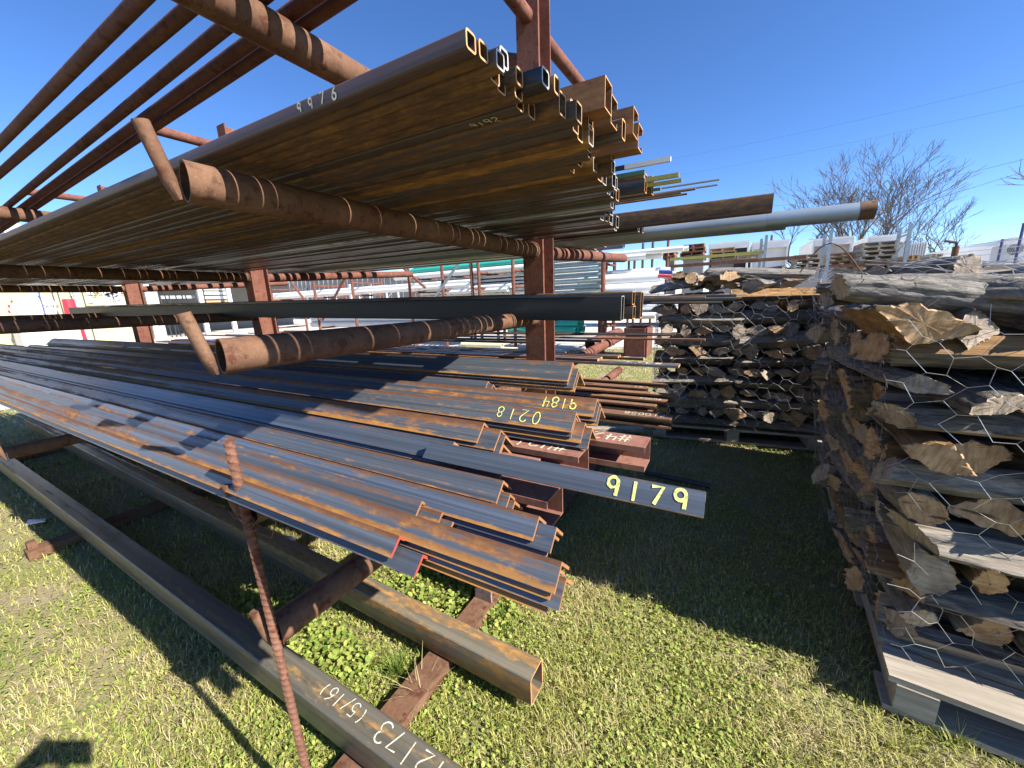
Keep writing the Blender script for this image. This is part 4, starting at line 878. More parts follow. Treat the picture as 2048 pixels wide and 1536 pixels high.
bundle(900, 1010, 582, (4, 2), .055, 'pvc_white', 'white pipe in the short bundle left of the post', 'short white pipes', YP-.05, 25)
bundle(790, 1062, 545, (3, 2), .085, 'pvc_white', 'fat white pipe high left of the post', 'fat white pipes', YP+.1, 20)
bundle(828, 1075, 531, (3, 3), .075, 'pvc_green', 'green pipe high left of the post', 'green pipes on top', YP+.15, 20)
bundle(1010, 1150, 660, (3, 2), .085, 'pvc_green', 'green pipe low right of the post', 'green pipes below', YP-.2, 14)
bundle(930, 1010, 702, (3, 1), .07, 'pvc_cream', 'cream pipe on the ground behind the rack', 'cream pipes on the ground', 7.6, 20)
bundle(620, 960, 648, (3, 2), .10, 'pvc_grey', 'thick grey pipe low behind the rack', 'thick grey pipes', YP+.3, 20)
# stack of white ribbed panels
for i in range(6):
    a, b = at_y(848, 590 - 6*i, YP+.5), at_y(1062, 590 - 6*i, YP+.5); mb = MB(); z = at_y(950, 592 - 6.5*i, YP+.5).z
    mb.box((a.x, YP+.3, z), (b.x, YP+1.2, z+.055)); solo('roof_panel', mb, 'white_dirty', f'long white panel stacked behind the green pipes, {ORD[i+1]} up', 'panel', 'white panels behind the green pipes')
# galvanised sheet stack right of the post
sh = empty('sheet_stack_frame', at_y(1205, 640, YP-.6).xy.to_3d()); tag(sh, 'rusty upright frame against the grey ribbed sheets', 'frame')
p0, p1 = at_y(1207, 515, YP-.62), at_y(1207, 640, YP-.62); mb = MB(); mb.tube((p0.x, p0.y, 0), (p0.x, p0.y, p0.z), .05, .05, 8); part('upright', mb, 'rack_rust_red', sh)
p0 = at_y(1090, 515, YP-.62); mb = MB(); mb.tube((p0.x, p0.y, 0), (p0.x, p0.y, p0.z), .05, .05, 8); part('upright', mb, 'rack_rust_red', sh)
for i in range(9):
    za, zb = at_y(1150, 612 - 11.2*i, YP-.5).z, at_y(1150, 602.5 - 11.2*i, YP-.5).z; xa, xb = at_y(1070, 560, YP-.5).x, at_y(1203, 560, YP-.5).x + PV.uniform(-.05, .05); mb = MB(); yy = YP - .5 + .02*(i % 2)
    prof = [(yy, za), (yy-.03, za+(zb-za)*.2), (yy-.03, za+(zb-za)*.5), (yy, za+(zb-za)*.62), (yy, zb), (yy+.04, zb), (yy+.04, za)]
    n = len(prof); mb.add([(x, a, b) for x in (xa, xb) for a, b in prof], [(k, (k+1)%n, n+(k+1)%n, n+k) for k in range(n)] + [tuple(range(n-1,-1,-1)), tuple(range(n, 2*n))])
    solo('ribbed_sheet', mb, 'galv_sheet', f'grey-green ribbed metal sheet right of the first post, {ORD[i+1]} from the bottom', 'metal sheet', 'ribbed sheets right of the post', False)
# right half: white pipes on a second stand
st2 = empty('pipe_stand', at_y(1270, 640, 9.6).xy.to_3d()); tag(st2, 'slim pipe stand right of the ribbed sheets loaded with white plastic pipes', 'pipe stand')
for px in (1213, 1257, 1268, 1284, 1303, 1333):
    b = at_y(px, 560, 9.7); mb = MB(); mb.tube((b.x, 9.7, 0), (b.x, 9.7, 2.45 if px > 1280 else 2.2), .03, .03, 6); part('upright', mb, 'rack_rust_red' if px in (1213, 1333) else 'tube_dark', st2)
for z in (.6, 1.25, 1.75, 2.1):
    a, b = at_y(1213, 560, 9.7), at_y(1340, 560, 9.7); mb = MB(); mb.tube((a.x, 9.7, z), (b.x, 9.7, z), .025, .025, 6); part('shelf_bar', mb, 'rack_rust_red', st2)
bundle(1205, 1330, 514, (4, 3), .055, 'pvc_white', 'white pipe on the shelf above the ribbed sheets', 'white pipes top shelf right', 9.2, 40)
bundle(1212, 1328, 550, (5, 4), .05, 'pvc_white', 'white pipe on the shelf beside the ribbed sheets', 'white pipes middle shelf right', 9.2, 40)
bundle(1150, 1320, 580, (2, 1), .13, 'pvc_white', 'very fat white pipe above the black beam end', 'very fat white pipes', 9.0, 10)
bundle(1255, 1335, 612, (3, 2), .08, 'pvc_white', 'white pipe low beside the far cage', 'white pipes beside the cage', 8.6, 15)
bundle(1235, 1322, 632, (3,), .06, 'pvc_white', 'white pipe on grass beside the far cage', 'white pipes on the grass', 8.3, 25)
for i in range(6):
    a, b = at_y(1316, 551 + 2*(i//3), 8.2 + .06*i), at_y(1352 + 4*(i % 3), 553 + 2.5*(i % 3), 8.2 + .06*i); mb = MB(); mb.tube(a, b, .025, .025, 8); solo('red_tube', mb, 'red_plastic', f'bright red plastic tube above the far firewood cage, {ORD[i+1]} of the bunch', 'plastic tube', 'red tubes')
for i in range(3):
    a, b = at_y(1318, 546 - 2*i, 8.7), at_y(1345, 547 - 2*i, 8.7); mb = MB(); mb.tube(a, b, .022, .022, 8); solo('blue_tube', mb, 'blue_plastic', f'dark blue plastic tube over the red bunch, {ORD[i+1]} up', 'plastic tube', 'blue tubes')
# rusty steel trough on the grass
a, b = at_y(1258, 640, 8.4), at_y(1296, 640, 8.4); mb = MB(); mb.box((a.x, 8.1, .02), (b.x, 8.14, .62)); mb.box((a.x, 8.8, .02), (b.x, 8.84, .62)); mb.box((b.x, 8.141, .02), (b.x+.04, 8.799, .62)); mb.box((a.x-.04, 8.141, .02), (a.x, 8.799, .62)); mb.box((a.x, 8.141, .03), (b.x, 8.799, .06))
solo('steel_trough', mb, 'rack_rust_red', 'rusty open steel bin on the grass left of the far cage', 'bin', None, False)
mb = MB(); mb.hollow(at_y(1180, 690, 5.6), at_y(1238, 668, 6.3), .10, .008, 20); solo('rusty_pipe', mb, ['rack_rust_red', 'rack_rust_red'], 'thick rusty pipe lying on the grass behind the rack', 'pipe')

# ================================================================ background left: buildings, tank, windmill
XB = -25.0
def quad_box(name, mat, parent, x0, x1, y0, y1, z0, z1):
    mb = MB(); mb.box((min(x0,x1), min(y0,y1), z0), (max(x0,x1), max(y0,y1), z1)); return part(name, mb, mat, parent, False)
e = at_x(38, 440, XB); tb = empty('tall_building', (XB-2, 0, 0)); tag(tb, 'tall cream building with window at the far left', 'building')
quad_box('wall', 'tan_wall', tb, XB-6, XB, -14, e.y-.35, 0, e.z)
quad_box('corner_trim', 'grey_paint', tb, XB-6.02, XB+.03, e.y-.349, e.y, 0, e.z+.05)
quad_box('eave', 'white_paint', tb, XB-6.2, XB+.25, -14.2, e.y+.05, e.z+.051, e.z+.22)
w0, w1 = at_x(-30, 452, XB), at_x(12, 478, XB); wn = quad_box('window', 'white_paint', tb, XB+.001, XB+.06, w0.y-.12, w1.y+.12, w1.z-.15, w0.z+.12)
mb = MB(); mb.box((XB+.061, w0.y, w1.z), (XB+.07, w1.y, w0.z)); part('pane', mb, 'window_glass', wn, False)
yo0, yo1 = at_x(38, 600, XB).y + .4, at_x(262, 600, XB).y
ob = empty('office_building', (XB, yo0, 0)); tag(ob, 'cream metal-sided office with signs, seen under the shelves at the left', 'building')
quad_box('wall', 'tan_wall', ob, XB-5, XB-.3, yo0, yo1, 0, 3.2)
for i, px in enumerate((108, 119, 168, 176)):
    y = at_x(px, 600, XB-.3).y; quad_box('wall_seam', 'ink_dark' if i in (0, 1, 2) else 'grey_paint', ob, XB-.299, XB-.27, y-.02, y+.02, 0, 3.2)
y = at_x(153, 595, XB-.3).y; quad_box('conduit', 'grey_paint', ob, XB-.299, XB-.2, y-.09, y+.09, 0, 2.9)
y0, y1 = at_x(137, 583, XB-.3), at_x(150, 592, XB-.3); quad_box('meter_box', 'grey_paint', ob, XB-.299, XB-.1, y0.y, y1.y-.1, y1.z, y0.z+.1)
def wall_sign(px0, py0, px1, py1, mat, name, label, X=XB-.22):
    a, b = at_x(px0, py0, X), at_x(px1, py1, X); mb = MB(); mb.box((X-.05, a.y, min(a.z, b.z)), (X, b.y, max(a.z, b.z))); return solo(name, mb, mat, label, 'sign', None, False), a, b
wall_sign(171, 572, 188, 581, 'yellow_sign', 'notice_sign', 'yellow notice high on the cream office wall')
wall_sign(172, 585, 187, 590, 'white_paint', 'notice_sign', 'small white framed notice below the yellow one')
wall_sign(174, 593, 187, 606, 'white_dirty', 'notice_sign', 'larger pale framed notice lowest beside the tree sign')
sg, a, b = wall_sign(198, 566, 251, 618, 'white_paint', 'shop_sign', 'white wall sign lettered GOLDEN OAK with a tree emblem')
def put_letters(text, size, mat, parent, y, z, X):
    o = link('lettering', letters(text, size, mat), parent); o.location = Vector((X, y, z)) - Vector(parent.location); o.rotation_euler = (R(90), 0, R(90)); return o
ym = (a.y+b.y)/2; Xs = XB-.21
for i, ch in enumerate('GOLDEN'):
    t = (i-2.5)/2.5; o = put_letters(ch, .33, 'ink_dark', sg, ym + .62*t, at_x(225, 582, XB).z - .12*t*t, Xs); o.rotation_euler = (R(90), -0.0, R(90))
put_letters('OAK', .30, 'ink_dark', sg, ym, at_x(225, 600, XB).z-.05, Xs)
mb = MB(); zc = at_x(225, 591, XB).z
for i in range(22):
    r_ = random.Random(i); yy, zz = ym + r_.gauss(0, .13), zc + .05 + r_.gauss(0, .06); q = r_.uniform(.03, .06); mb.add([(Xs+.004, yy+q*math.cos(k), zz+q*.8*math.sin(k)) for k in np.linspace(0, 5.4, 7)], [tuple(range(7))])
mb.add([(Xs+.004, ym-.03, zc-.16), (Xs+.004, ym+.04, zc-.16), (Xs+.004, ym+.02, zc+.03), (Xs+.004, ym-.02, zc+.03)], [(0,1,2,3)])
em = link('tree_emblem', mb.mesh('tree_emblem', ['ink_dark'], False), sg); em.location = -Vector(sg.location); em['kind'] = 'stuff'
# kerosene tank on a plinth
XT = -21.0; a, b = at_x(40, 640, XT), at_x(128, 640, XT); zt0, zt1 = at_x(90, 637, XT).z, at_x(85, 590, XT).z; rad = (zt1-zt0)/2; zc = (zt0+zt1)/2
tk = empty('fuel_tank', (XT-rad, (a.y+b.y)/2, 0)); tag(tk, 'white horizontal fuel tank lettered OSENE in front of the office', 'tank')
mb = MB(); n = 28; prof = [(0, .0), (.03, .45), (.08, .8), (.16, 1.0)]; L = b.y - a.y; vs = []; fs = []; ring = [(t, r_) for t, r_ in prof] + [(L-t, r_) for t, r_ in reversed(prof)]
for t, r_ in ring:
    for i in range(n): an = 2*math.pi*i/n; vs.append((XT-rad + rad*max(r_, .01)*math.cos(an), a.y + t, zc + rad*max(r_, .01)*math.sin(an)))
for k in range(len(ring)-1): fs += [(k*n+i, (k+1)*n+i, (k+1)*n+(i+1)%n, k*n+(i+1)%n) for i in range(n)]
mb.add(vs, fs); part('tank_shell', mb, 'white_paint', tk)
quad_box('plinth', 'white_dirty', tk, XT-2*rad-.1, XT+.12, a.y-.1, b.y+.3, 0, zt0+.02)
y, z = at_x(83, 605, XT).y, zt1; mb = MB(); mb.tube((XT+.03, y, zt0-.3), (XT+.03, y, zt1+.3), .02, .02, 8); part('fill_pipe', mb, 'purple_post', tk)
for i, ch in enumerate('OSENE'):
    p = at_x(88 + 7.2*i, 610, XT+.02); o = link('lettering', letters(ch, .16, 'ink_dark'), tk); o.location = Vector((XT+.014, p.y, zc)) - Vector(tk.location); o.rotation_euler = (R(90), 0, R(90))
# windmill fan
c = at_x(66, 622, -23.5); wm = empty('garden_windmill', (c.x, c.y, 0)); tag(wm, 'silver windmill wheel with red blade tips behind the white tank', 'windmill')
rw = (at_x(30, 600, -23.5)-c).length*1.1
for i in range(18):
    an = 2*math.pi*i/18; da = .09; P = []
    for rr, w_ in ((.35, .5), (1.0, 1.0)):
        for sgn in (-1, 1): P.append(Vector((c.x + .05*sgn, c.y + rw*rr*math.cos(an+da*w_*sgn), c.z + rw*rr*math.sin(an+da*w_*sgn))))
    mb = MB(); mb.add(P + [q - Vector((.012, 0, 0)) for q in P], [(0,1,3,2),(6,7,5,4),(0,2,6,4),(1,5,7,3),(2,3,7,6),(0,4,5,1)]); bl = part('blade', mb, 'blade_metal', wm, False)
    T_ = [P[2], P[3], P[2].lerp(P[0], .14), P[3].lerp(P[1], .14)]; mb = MB(); mb.add([q + Vector((.004, 0, 0)) for q in T_] + [q + Vector((.016, 0, 0)) for q in T_], [(0,2,3,1),(4,5,7,6),(0,1,5,4),(2,6,7,3),(0,4,6,2),(1,3,7,5)]); part('blade_tip', mb, 'red_plastic', bl, False)
mb = MB(); mb.tube((c.x-.1, c.y, c.z), (c.x+.12, c.y, c.z), .12, .12, 14); part('hub', mb, 'yellow_sign', wm)
for sy_ in (-1, 1): mb = MB(); mb.tube((c.x-.2, c.y+sy_*.55, 0), (c.x-.12, c.y, c.z), .03, .03, 6); part('tower_leg', mb, 'rack_rust', wm)
a, b = at_x(128, 612, -22), at_x(146, 598, -22); mb = MB(); mb.tube((-22, (a.y+b.y)/2, 0), (-22, (a.y+b.y)/2, b.z), .24, .16, 18); solo('red_bin', mb, 'red_plastic', 'red bin with narrowing top between tank and office', 'bin')
# open shed with shelves between office and dark hall
YS0, YS1 = at_x(286, 600, -26).y, at_x(486, 600, -26).y
shd = empty('open_shed', (-28, YS0, 0)); tag(shd, 'open storage shed with white posts seen between the second and third rack posts', 'shed')
quad_box('back_wall', 'grey_wall', shd, -31.2, -31, YS0, YS1+6, 0, 3.4); quad_box('roof', 'galv_sheet', shd, -31.5, -25.4, YS0-.2, YS1+6, 3.401, 3.5)
for px in (297, 402, 459): p = at_x(px, 600, -25.6); quad_box('post', 'white_paint', shd, -25.7, -25.5, p.y-.1, p.y+.1, 0, 3.4)
p0, p1 = at_x(302, 600, -26.2), at_x(318, 600, -26.2); mb = MB(); mb.box((-26.8, p0.y, 0), (-26.2, p1.y, 2.6)); solo('metal_cabinet', mb, 'grey_paint', 'grey metal cabinet in the open shed', 'cabinet', None, False)
for i, (pa, pb, z, m) in enumerate(((322, 392, 1.55, 'pallet_new'), (322, 392, 2.05, 'grey_paint'), (412, 456, 1.75, 'pallet_new'), (412, 456, 2.0, 'white_paint'), (412, 456, 2.25, 'white_paint'), (412, 456, 2.5, 'white_paint'))):
    a, b = at_x(pa, 600, -26.5), at_x(pb, 600, -26.5); mb = MB(); mb.box((-27.6, a.y, z), (-26.5, b.y, z+.16)); solo('stacked_sheet', mb, m, ['yellowish shelf board loaded with stands in the shed', 'grey bundle above the shelf board in the shed', 'wooden base under the white sheet stack in the shed', 'lowest white sheet pack in the shed', 'middle white sheet pack in the shed', 'top white sheet pack in the shed'][i], 'sheet pack', 'packs in the shed', False)
for i in range(7):
    a = at_x(330 + 9*i, 609, -25.9); mb = MB(); q = PV.uniform(-.25, .25); mb.tube((-25.9, a.y, 0), (-26.1, a.y+q, 2.2), .03, .03, 6); solo('iron_stand', mb, 'tube_black', f'dark leaning iron bar in the open shed, {ORD[i+1]} from the cabinet', 'iron bar', 'iron bars in the shed')
# dark hall behind
YH = 27.0; xa, xb = at_y(500, 600, YH).x, at_y(1110, 560, YH).x; hl = empty('metal_hall', (xb, YH, 0)); tag(hl, 'grey-brown ribbed metal hall behind the plastic pipes', 'building')
quad_box('wall', 'grey_wall', hl, xa, xb, YH, YH+8, 0, 4.2)
x = xa + .4; k = 0
while x < xb: quad_box('wall_rib', 'grey_wall', hl, x, x+.09, YH-.06, YH-.001, 0, 4.2); x += .75
for px in (612, 700, 742): p = at_y(px, 580, YH-.1); quad_box('door_frame', 'white_paint' if px == 700 else 'grey_paint', hl, p.x-.14, p.x+.14, YH-.16, YH-.061, 0, 3.4)
a, b = at_y(611, 549, YH-.2), at_y(640, 561, YH-.2); mb = MB(); mb.box((a.x, YH-.22, b.z), (b.x, YH-.17, a.z)); bs = solo('bay_sign', mb, 'blue_sign', 'small dark blue sign lettered BAY on the grey hall', 'sign', None, False)
o = link('lettering', letters('BAY', .42, 'white_paint'), bs); o.location = Vector(((a.x+b.x)/2, YH-.225, (a.z+b.z)/2)) - Vector(bs.location); o.rotation_euler = (R(90), 0, 0)
for i, px in enumerate((655, 720, 775)):
    a = at_y(px, 600, 20); mb = MB(); 
    for q in (0, 1.1): mb.tube((a.x+q, 20, 0), (a.x+q, 20, 2.6), .05, .05, 6)
    for z in (.9, 1.7, 2.55): mb.tube((a.x, 20, z), (a.x+1.1, 20, z), .04, .04, 6)
    mb.tube((a.x, 20, 1.7), (a.x+1.1, 20, 2.55), .03, .03, 6); solo('scaffold', mb, 'white_dirty', f'white scaffold frame before the grey hall, {ORD[i+1]} from the left', 'scaffold', 'scaffold frames')

# ================================================================ background right: box bodies, pallets, rack uprights
YX = 28.0
def box_body(px0, px1, pyt, pyb, side, label, inner, Y=YX, dep=5.0):
    a, b = at_y(px0, pyt, Y), at_y(px1, pyt, Y); zt = a.z; zb = max(.3, at_y(px0, pyb, Y).z); t = empty('box_body', ((a.x+b.x)/2, Y, 0)); tag(t, label, 'truck body', 'old truck box bodies behind the firewood')
    quad_box('side_wall', 'white_dirty', t, a.x, a.x+.08, Y, Y+dep, zb, zt); quad_box('side_wall', 'white_dirty', t, b.x-.08, b.x, Y, Y+dep, zb, zt)
    quad_box('roof', 'white_paint', t, a.x-.03, b.x+.03, Y-.05, Y+dep, zt+.001, zt+.1); quad_box('inner_panel', inner, t, a.x+.081, b.x-.081, Y+.35, Y+.45, zb, zt-.001); quad_box('header', 'white_paint', t, a.x+.081, b.x-.081, Y+.0, Y+.12, zt-.3, zt-.002); quad_box('floor', 'grey_paint', t, a.x, b.x, Y, Y+dep, zb-.2, zb-.001)
    for xx in (a.x+.15, b.x-.3):
        for yy in (Y+.3, Y+dep-.5): quad_box('support_block', 'grey_wall', t, xx, xx+.15, yy, yy+.3, 0, zb-.2)
    return t
box_body(1418, 1498, 491, 545, 0, 'open-fronted white box with interior shade painted on its panel, leftmost of the truck boxes', 'interior_shade')
box_body(1505, 1578, 488, 548, 0, 'white truck box with pale panel, second from the left', 'white_dirty')
box_body(1627, 1706, 482, 550, 0, 'white truck box with pinkish weathered panel, third from the left', 'panel_pink')
box_body(1737, 1812, 477, 550, 0, 'white truck box mostly hidden behind the tallest pallet stack', 'white_dirty')
a, b = at_y(1811, 487, 26), at_y(1856, 486, 26); t = empty('ribbed_container', (a.x, 26, 0)); tag(t, 'white corrugated metal container right of the truck boxes', 'container')
quad_box('shell', 'white_dirty', t, a.x, b.x, 26, 30, 0, a.z); nr = 9; wd_ = (b.x-a.x)/nr
for i in range(nr): quad_box('rib', 'white_dirty', t, a.x + wd_*i + .02, a.x + wd_*(i+.5), 25.93, 25.999, 0, a.z)
def pallet_stack(px0, px1, pyt, pyb, Y, mat, label, grp, ystep=None):
    a, b = at_y(px0, pyt, Y), at_y(px1, pyt, Y); zb = at_y((px0+px1)/2, pyb, Y).z; h = .135; n = max(1, int(round((a.z - zb)/h))); W = b.x-a.x
    for i in range(n):
        mb = MB(); x0 = a.x + PV.uniform(-.05, .05); y0 = Y + PV.uniform(-.05, .05); z = zb + h*i
        for k in range(6): mb.box((x0, y0+.19*k, z+.108), (x0+W, y0+.19*k+.12, z+.128))
        for k in range(3): xx = x0 + (W-.05)*k/2; mb.box((xx, y0, z+.02), (xx+.05, y0+1.07, z+.1075))
        for k in (0, 2.5, 5): mb.box((x0, y0+.19*k, z), (x0+W, y0+.19*k+.12, z+.0195))
        solo('stacked_pallet', mb, mat, f'{label}, {ORD[i+1]} up', 'pallet', grp, False)
    return zb, W
STK = ((1363,1410,487,519,16.0,'pallet_red','red-brown pallet in the tall stack above the red tubes'),(1420,1471,500,518,17.0,'pallet_new','tan pallet in the stack before the leftmost truck box'),(1472,1516,507,517,16.0,'pallet_wood','grey pallet in the low stack on the yellow beam'),(1590,1642,514,545,15.0,'pallet_wood','dark grey pallet in the stack behind the pale pole'),
       (1727,1796,485,538,16.0,'pallet_wood','brown pallet in the tallest stack, before the fourth truck box'),(1658,1714,510,538,17.0,'pallet_new','tan pallet in the stack before the pinkish truck box'),(1812,1838,513,538,16.0,'pallet_new','orange pallet in the small stack near the container'),(1328,1351,497,519,17.0,'pallet_red','dark red pallet in the small stack left of the tall red stack'),(1858,1884,506,514,24.0,'pallet_wood','pale pallet right of the corrugated container'))
prs = empty('pallet_rack', (at_y(1500, 540, 16).x, 16, 0)); tag(prs, 'warehouse rack with perforated galvanised uprights standing behind the firewood', 'pallet rack')
for px0, px1, pt in ((1521,1530,474),(1647,1659,464),(1796,1816,452)):
    a, b = at_y(px0, pt+30, 16.6), at_y(px1, pt+30, 15.6); zt = at_y(px0, pt, 16).z; fr_ = []
    for q, Y in ((a, 16.6), (b, 15.6)):
        mb = MB(); mb.box((q.x-.04, Y-.035, 0), (q.x+.04, Y+.035, zt)); up = part('upright', mb, 'galvanised', prs, False)
    for k in range(6):
        z = zt*(k+.7)/6.3; mb = MB(); mb.tube((a.x, 16.56, z), (b.x, 15.64, min(zt, z+(.0 if k % 2 else .35))), .022, .022, 6); part('lacing_bar', mb, 'galvanised', prs)
for (px0, px1, py, m, Y) in ((1340, 1527, 519, 'yellow_tip', 15.9), (1527, 1815, 541, 'rack_rust', 15.9), (1340, 1610, 533, 'rack_rust', 14.6)):
    a, b = at_y(px0, py, Y), at_y(px1, py, Y); mb = MB(); mb.box((a.x, Y-.04, a.z-.05), (b.x, Y+.04, a.z+.05)); part('beam', mb, m, prs, False)
for i, s_ in enumerate(STK):
    zb, W = pallet_stack(*s_, 'stacked wooden pallets')
    a = at_y((s_[0]+s_[1])/2, s_[3], s_[4])
    if i not in (2,):     # something solid under each stack
        mb = MB(); mb.box((a.x-W/2+.05, s_[4]+.05, 0), (a.x+W/2-.05, s_[4]+1.0, zb-.002)); solo('crate_block', mb, 'grey_wall', f'dark crate base under the {s_[6].replace("pallet in the ", "")}', 'crate', 'crates under the pallet stacks', False)
# things along the right edge
a, b = at_y(1906, 497, 30), at_y(2120, 490, 30); wb = empty('white_building', (a.x, 30, 0)); tag(wb, 'low white building with pitched roof at the right edge', 'building')
quad_box('wall', 'white_paint', wb, a.x, b.x, 30, 36, 0, a.z); p0, p1, p2 = at_y(1995, 482, 29.9), at_y(2032, 474, 29.9), at_y(2110, 482, 29.9)
mb = MB(); mb.add([(p0.x, 29.9, a.z+.01), (p1.x, 29.9, p1.z), (p2.x, 29.9, a.z+.01), (p0.x, 36, a.z+.01), (p1.x, 36, p1.z), (p2.x, 36, a.z+.01)], [(0,2,1),(3,4,5),(0,1,4,3),(1,2,5,4),(0,3,5,2)]); part('roof', mb, 'white_dirty', wb, False)
fp = at_y(1903, 540, 9.0); fz = at_y(1903, 494, 9.0).z; t = empty('fence_post', (fp.x, 9, 0)); tag(t, 'rusty fence post with slanted barbed-wire arm behind the firewood on the right', 'fence post')
mb = MB(); mb.tube((fp.x, 9, 0), (fp.x, 9, fz), .04, .04, 10); part('post', mb, 'rack_rust', t); q = at_y(1890, 482, 9.0); mb = MB(); mb.tube((fp.x, 9, fz), (fp.x, 9, fz+.06), .02, .02, 8); mb.tube((fp.x, 9, fz+.06), q, .02, .018, 8); part('wire_arm', mb, 'tube_black', t)
for i, (py0, py1) in enumerate(((492, 480), (505, 494), (513, 506))):
    mb = MB(); A_, B_ = at_y(1848, py0+8, 12), at_y(2060, py1-4, 7); mb.tube(A_, B_, .004, .004, 5); solo('barbed_wire', mb, 'wire_galv', f'fence wire strand right of the post, {["top", "middle", "lowest"][i]} one', 'wire', 'fence wires')
for i, (pa, pb, Y) in enumerate((((2003, 490), (2007, 478), 11.0), ((2040, 482), (2047, 446), 10.0))):
    a, b = at_y(*pa, Y), at_y(*pb, Y); mb = MB(); mb.tube((a.x, Y, 0), (a.x, Y, b.z), .02, .02, 10); solo('painted_post', mb, 'purple_post', ['short purple-blue post in front of the white building', 'tall purple-blue post at the right edge'][i], 'post', 'purple posts')
a, b = at_y(2014, 489, 14), at_y(2046, 512, 14); t = empty('cooling_unit', ((a.x+b.x)/2, 14, 0)); tag(t, 'round-grilled cooling unit in front of the white building', 'cooling unit')
quad_box('casing', 'white_dirty', t, a.x, b.x, 14, 14.6, 0, a.z); mb = MB(); c = ((a.x+b.x)/2, 13.99, (a.z+b.z)/2+.02)
for k in range(4): 
    for i in range(20):
        r0 = .03+.03*k; a0, a1 = 2*math.pi*i/20, 2*math.pi*(i+1)/20; mb.tube((c[0]+r0*math.cos(a0), c[1], c[2]+r0*math.sin(a0)), (c[0]+r0*math.cos(a1), c[1], c[2]+r0*math.sin(a1)), .006, .006, 4, False)
part('fan_grille', mb, 'tube_black', t)

# ================================================================ bare trees
def tree(px, py, Y, height, lean, spread, seed, label, depth=7):
    r = random.Random(seed); b = at_y(px, py, Y); b = Vector((b.x, Y, 0)); t = empty('bare_tree', b); tag(t, label, 'tree', 'bare winter trees beyond the truck boxes')
    trunk, twigs = MB(), MB()
    def grow(p, d, L, rad, k):
        if k == 0: return
        seg = 4 if k > 4 else 3; q = p; bend = Vector((r.gauss(0, .10), r.gauss(0, .10), 0))
        for s_ in range(seg):
            d = (d + bend*.5 + Vector((r.gauss(0, .08), r.gauss(0, .08), .045))).normalized(); e = q + d*(L/seg); r1 = rad*(1 - .22*(s_+1)/seg)
            (trunk if k > depth-3 else twigs).tube(q, e, rad*(1 - .22*s_/seg), r1, 6 if k > depth-3 else (4 if k > 3 else 3), False); q = e
            if k < depth and s_ < seg-1 and r.random() < (.5 if k > 2 else .75):
                o = Vector((r.gauss(0, 1), r.gauss(0, 1), r.gauss(.2, .4))).normalized(); grow(q, (d*.75 + o*.5*spread).normalized(), L*r.uniform(.45, .7), max(.016, rad*.42), k-2 if k > 2 else k-1)
        for i in range(2):
            o = Vector((r.gauss(0, 1), r.gauss(0, 1), r.gauss(.0, .35))).normalized(); grow(q, (d*.9 + o*.46*spread).normalized(), L*r.uniform(.70, .88), max(.017, rad*r.uniform(.55, .72)), k-1)
    nst = 3 if spread > .95 else 1
    for i in range(nst):
        d0 = Vector((lean + (i-.5*(nst-1))*.34, r.uniform(-.2, .2), 1)).normalized(); grow(b.copy() - Vector((0, 0, .1)), d0, height*(.28 if nst == 1 else .34), height*.014*(1.25 if nst == 1 else 1), depth)
    zm = max(v[2] for v in twigs.v); k_ = height/zm
    for mb_ in (trunk, twigs): mb_.v = [(b.x + (v[0]-b.x)*k_, b.y + (v[1]-b.y)*k_, v[2]*k_) for v in mb_.v]
    part('trunk', trunk, 'tree_bark', t); part('crown', twigs, 'tree_bark', t)
def th(px, py, Y): return at_y(px, py, Y).z
tree(1612, 500, 40, th(1625, 358, 40), .08, .85, 3, 'small bare tree, leftmost above the truck boxes')
tree(1688, 500, 40, th(1690, 352, 40), .03, .8, 8, 'slim bare tree with dead leaves between the leftmost and the tall one')
tree(1714, 500, 42, th(1800, 275, 42), .13, .96, 5, 'tallest bare tree leaning right with a wide crown', 8)
tree(1748, 500, 41, th(1790, 350, 41), .35, .8, 12, 'bare tree slanting right under the tallest crown')
tree(1838, 500, 38, th(1880, 340, 38), .12, .96, 21, 'round-crowned bare tree, rightmost of the group', 7)
tree(2260, 480, 30, th(2120, 250, 30), -.10, 1.0, 33, 'bare tree reaching in from the right edge', 7)
# overhead lines and pole
def wire(a, b, sag, label, r=.012):
    mb = MB(); n = 14; P = [Vector(a).lerp(Vector(b), i/n) - Vector((0, 0, sag*4*(i/n)*(1-i/n))) for i in range(n+1)]; mb.path(P, r, 4); solo('power_line', mb, 'tube_black', label, 'power line', 'overhead lines')
for i, (pa, Ya, pb, Yb, lb) in enumerate((((1200, 340), 60, (2120, 145), 40, 'faint overhead line, highest in the sky'), ((1200, 372), 60, (2120, 195), 40, 'faint overhead line, second from the top'), ((1540, 412), 50, (2120, 300), 34, 'overhead line crossing the tree crowns'), ((1560, 470), 60, (2120, 320), 34, 'overhead line passing below the tall crown'), ((1500, 492), 60, (2120, 470), 40, 'lowest overhead line behind the trunks'))):
    wire(at_y(*pa, Ya), at_y(*pb, Yb), .5, lb, .010 if i > 1 else .006)
p = at_y(1544, 470, 45); mb = MB(); mb.tube((p.x, 45, 0), (p.x, 45, p.z), .13, .10, 10); solo('utility_pole', mb, 'tree_bark', 'brown utility pole behind the truck boxes', 'utility pole')
dup = {k: v for k, v in LABELS.items() if len(v) > 1}
if dup: print('DUPLICATE LABELS', list(dup)[:20])

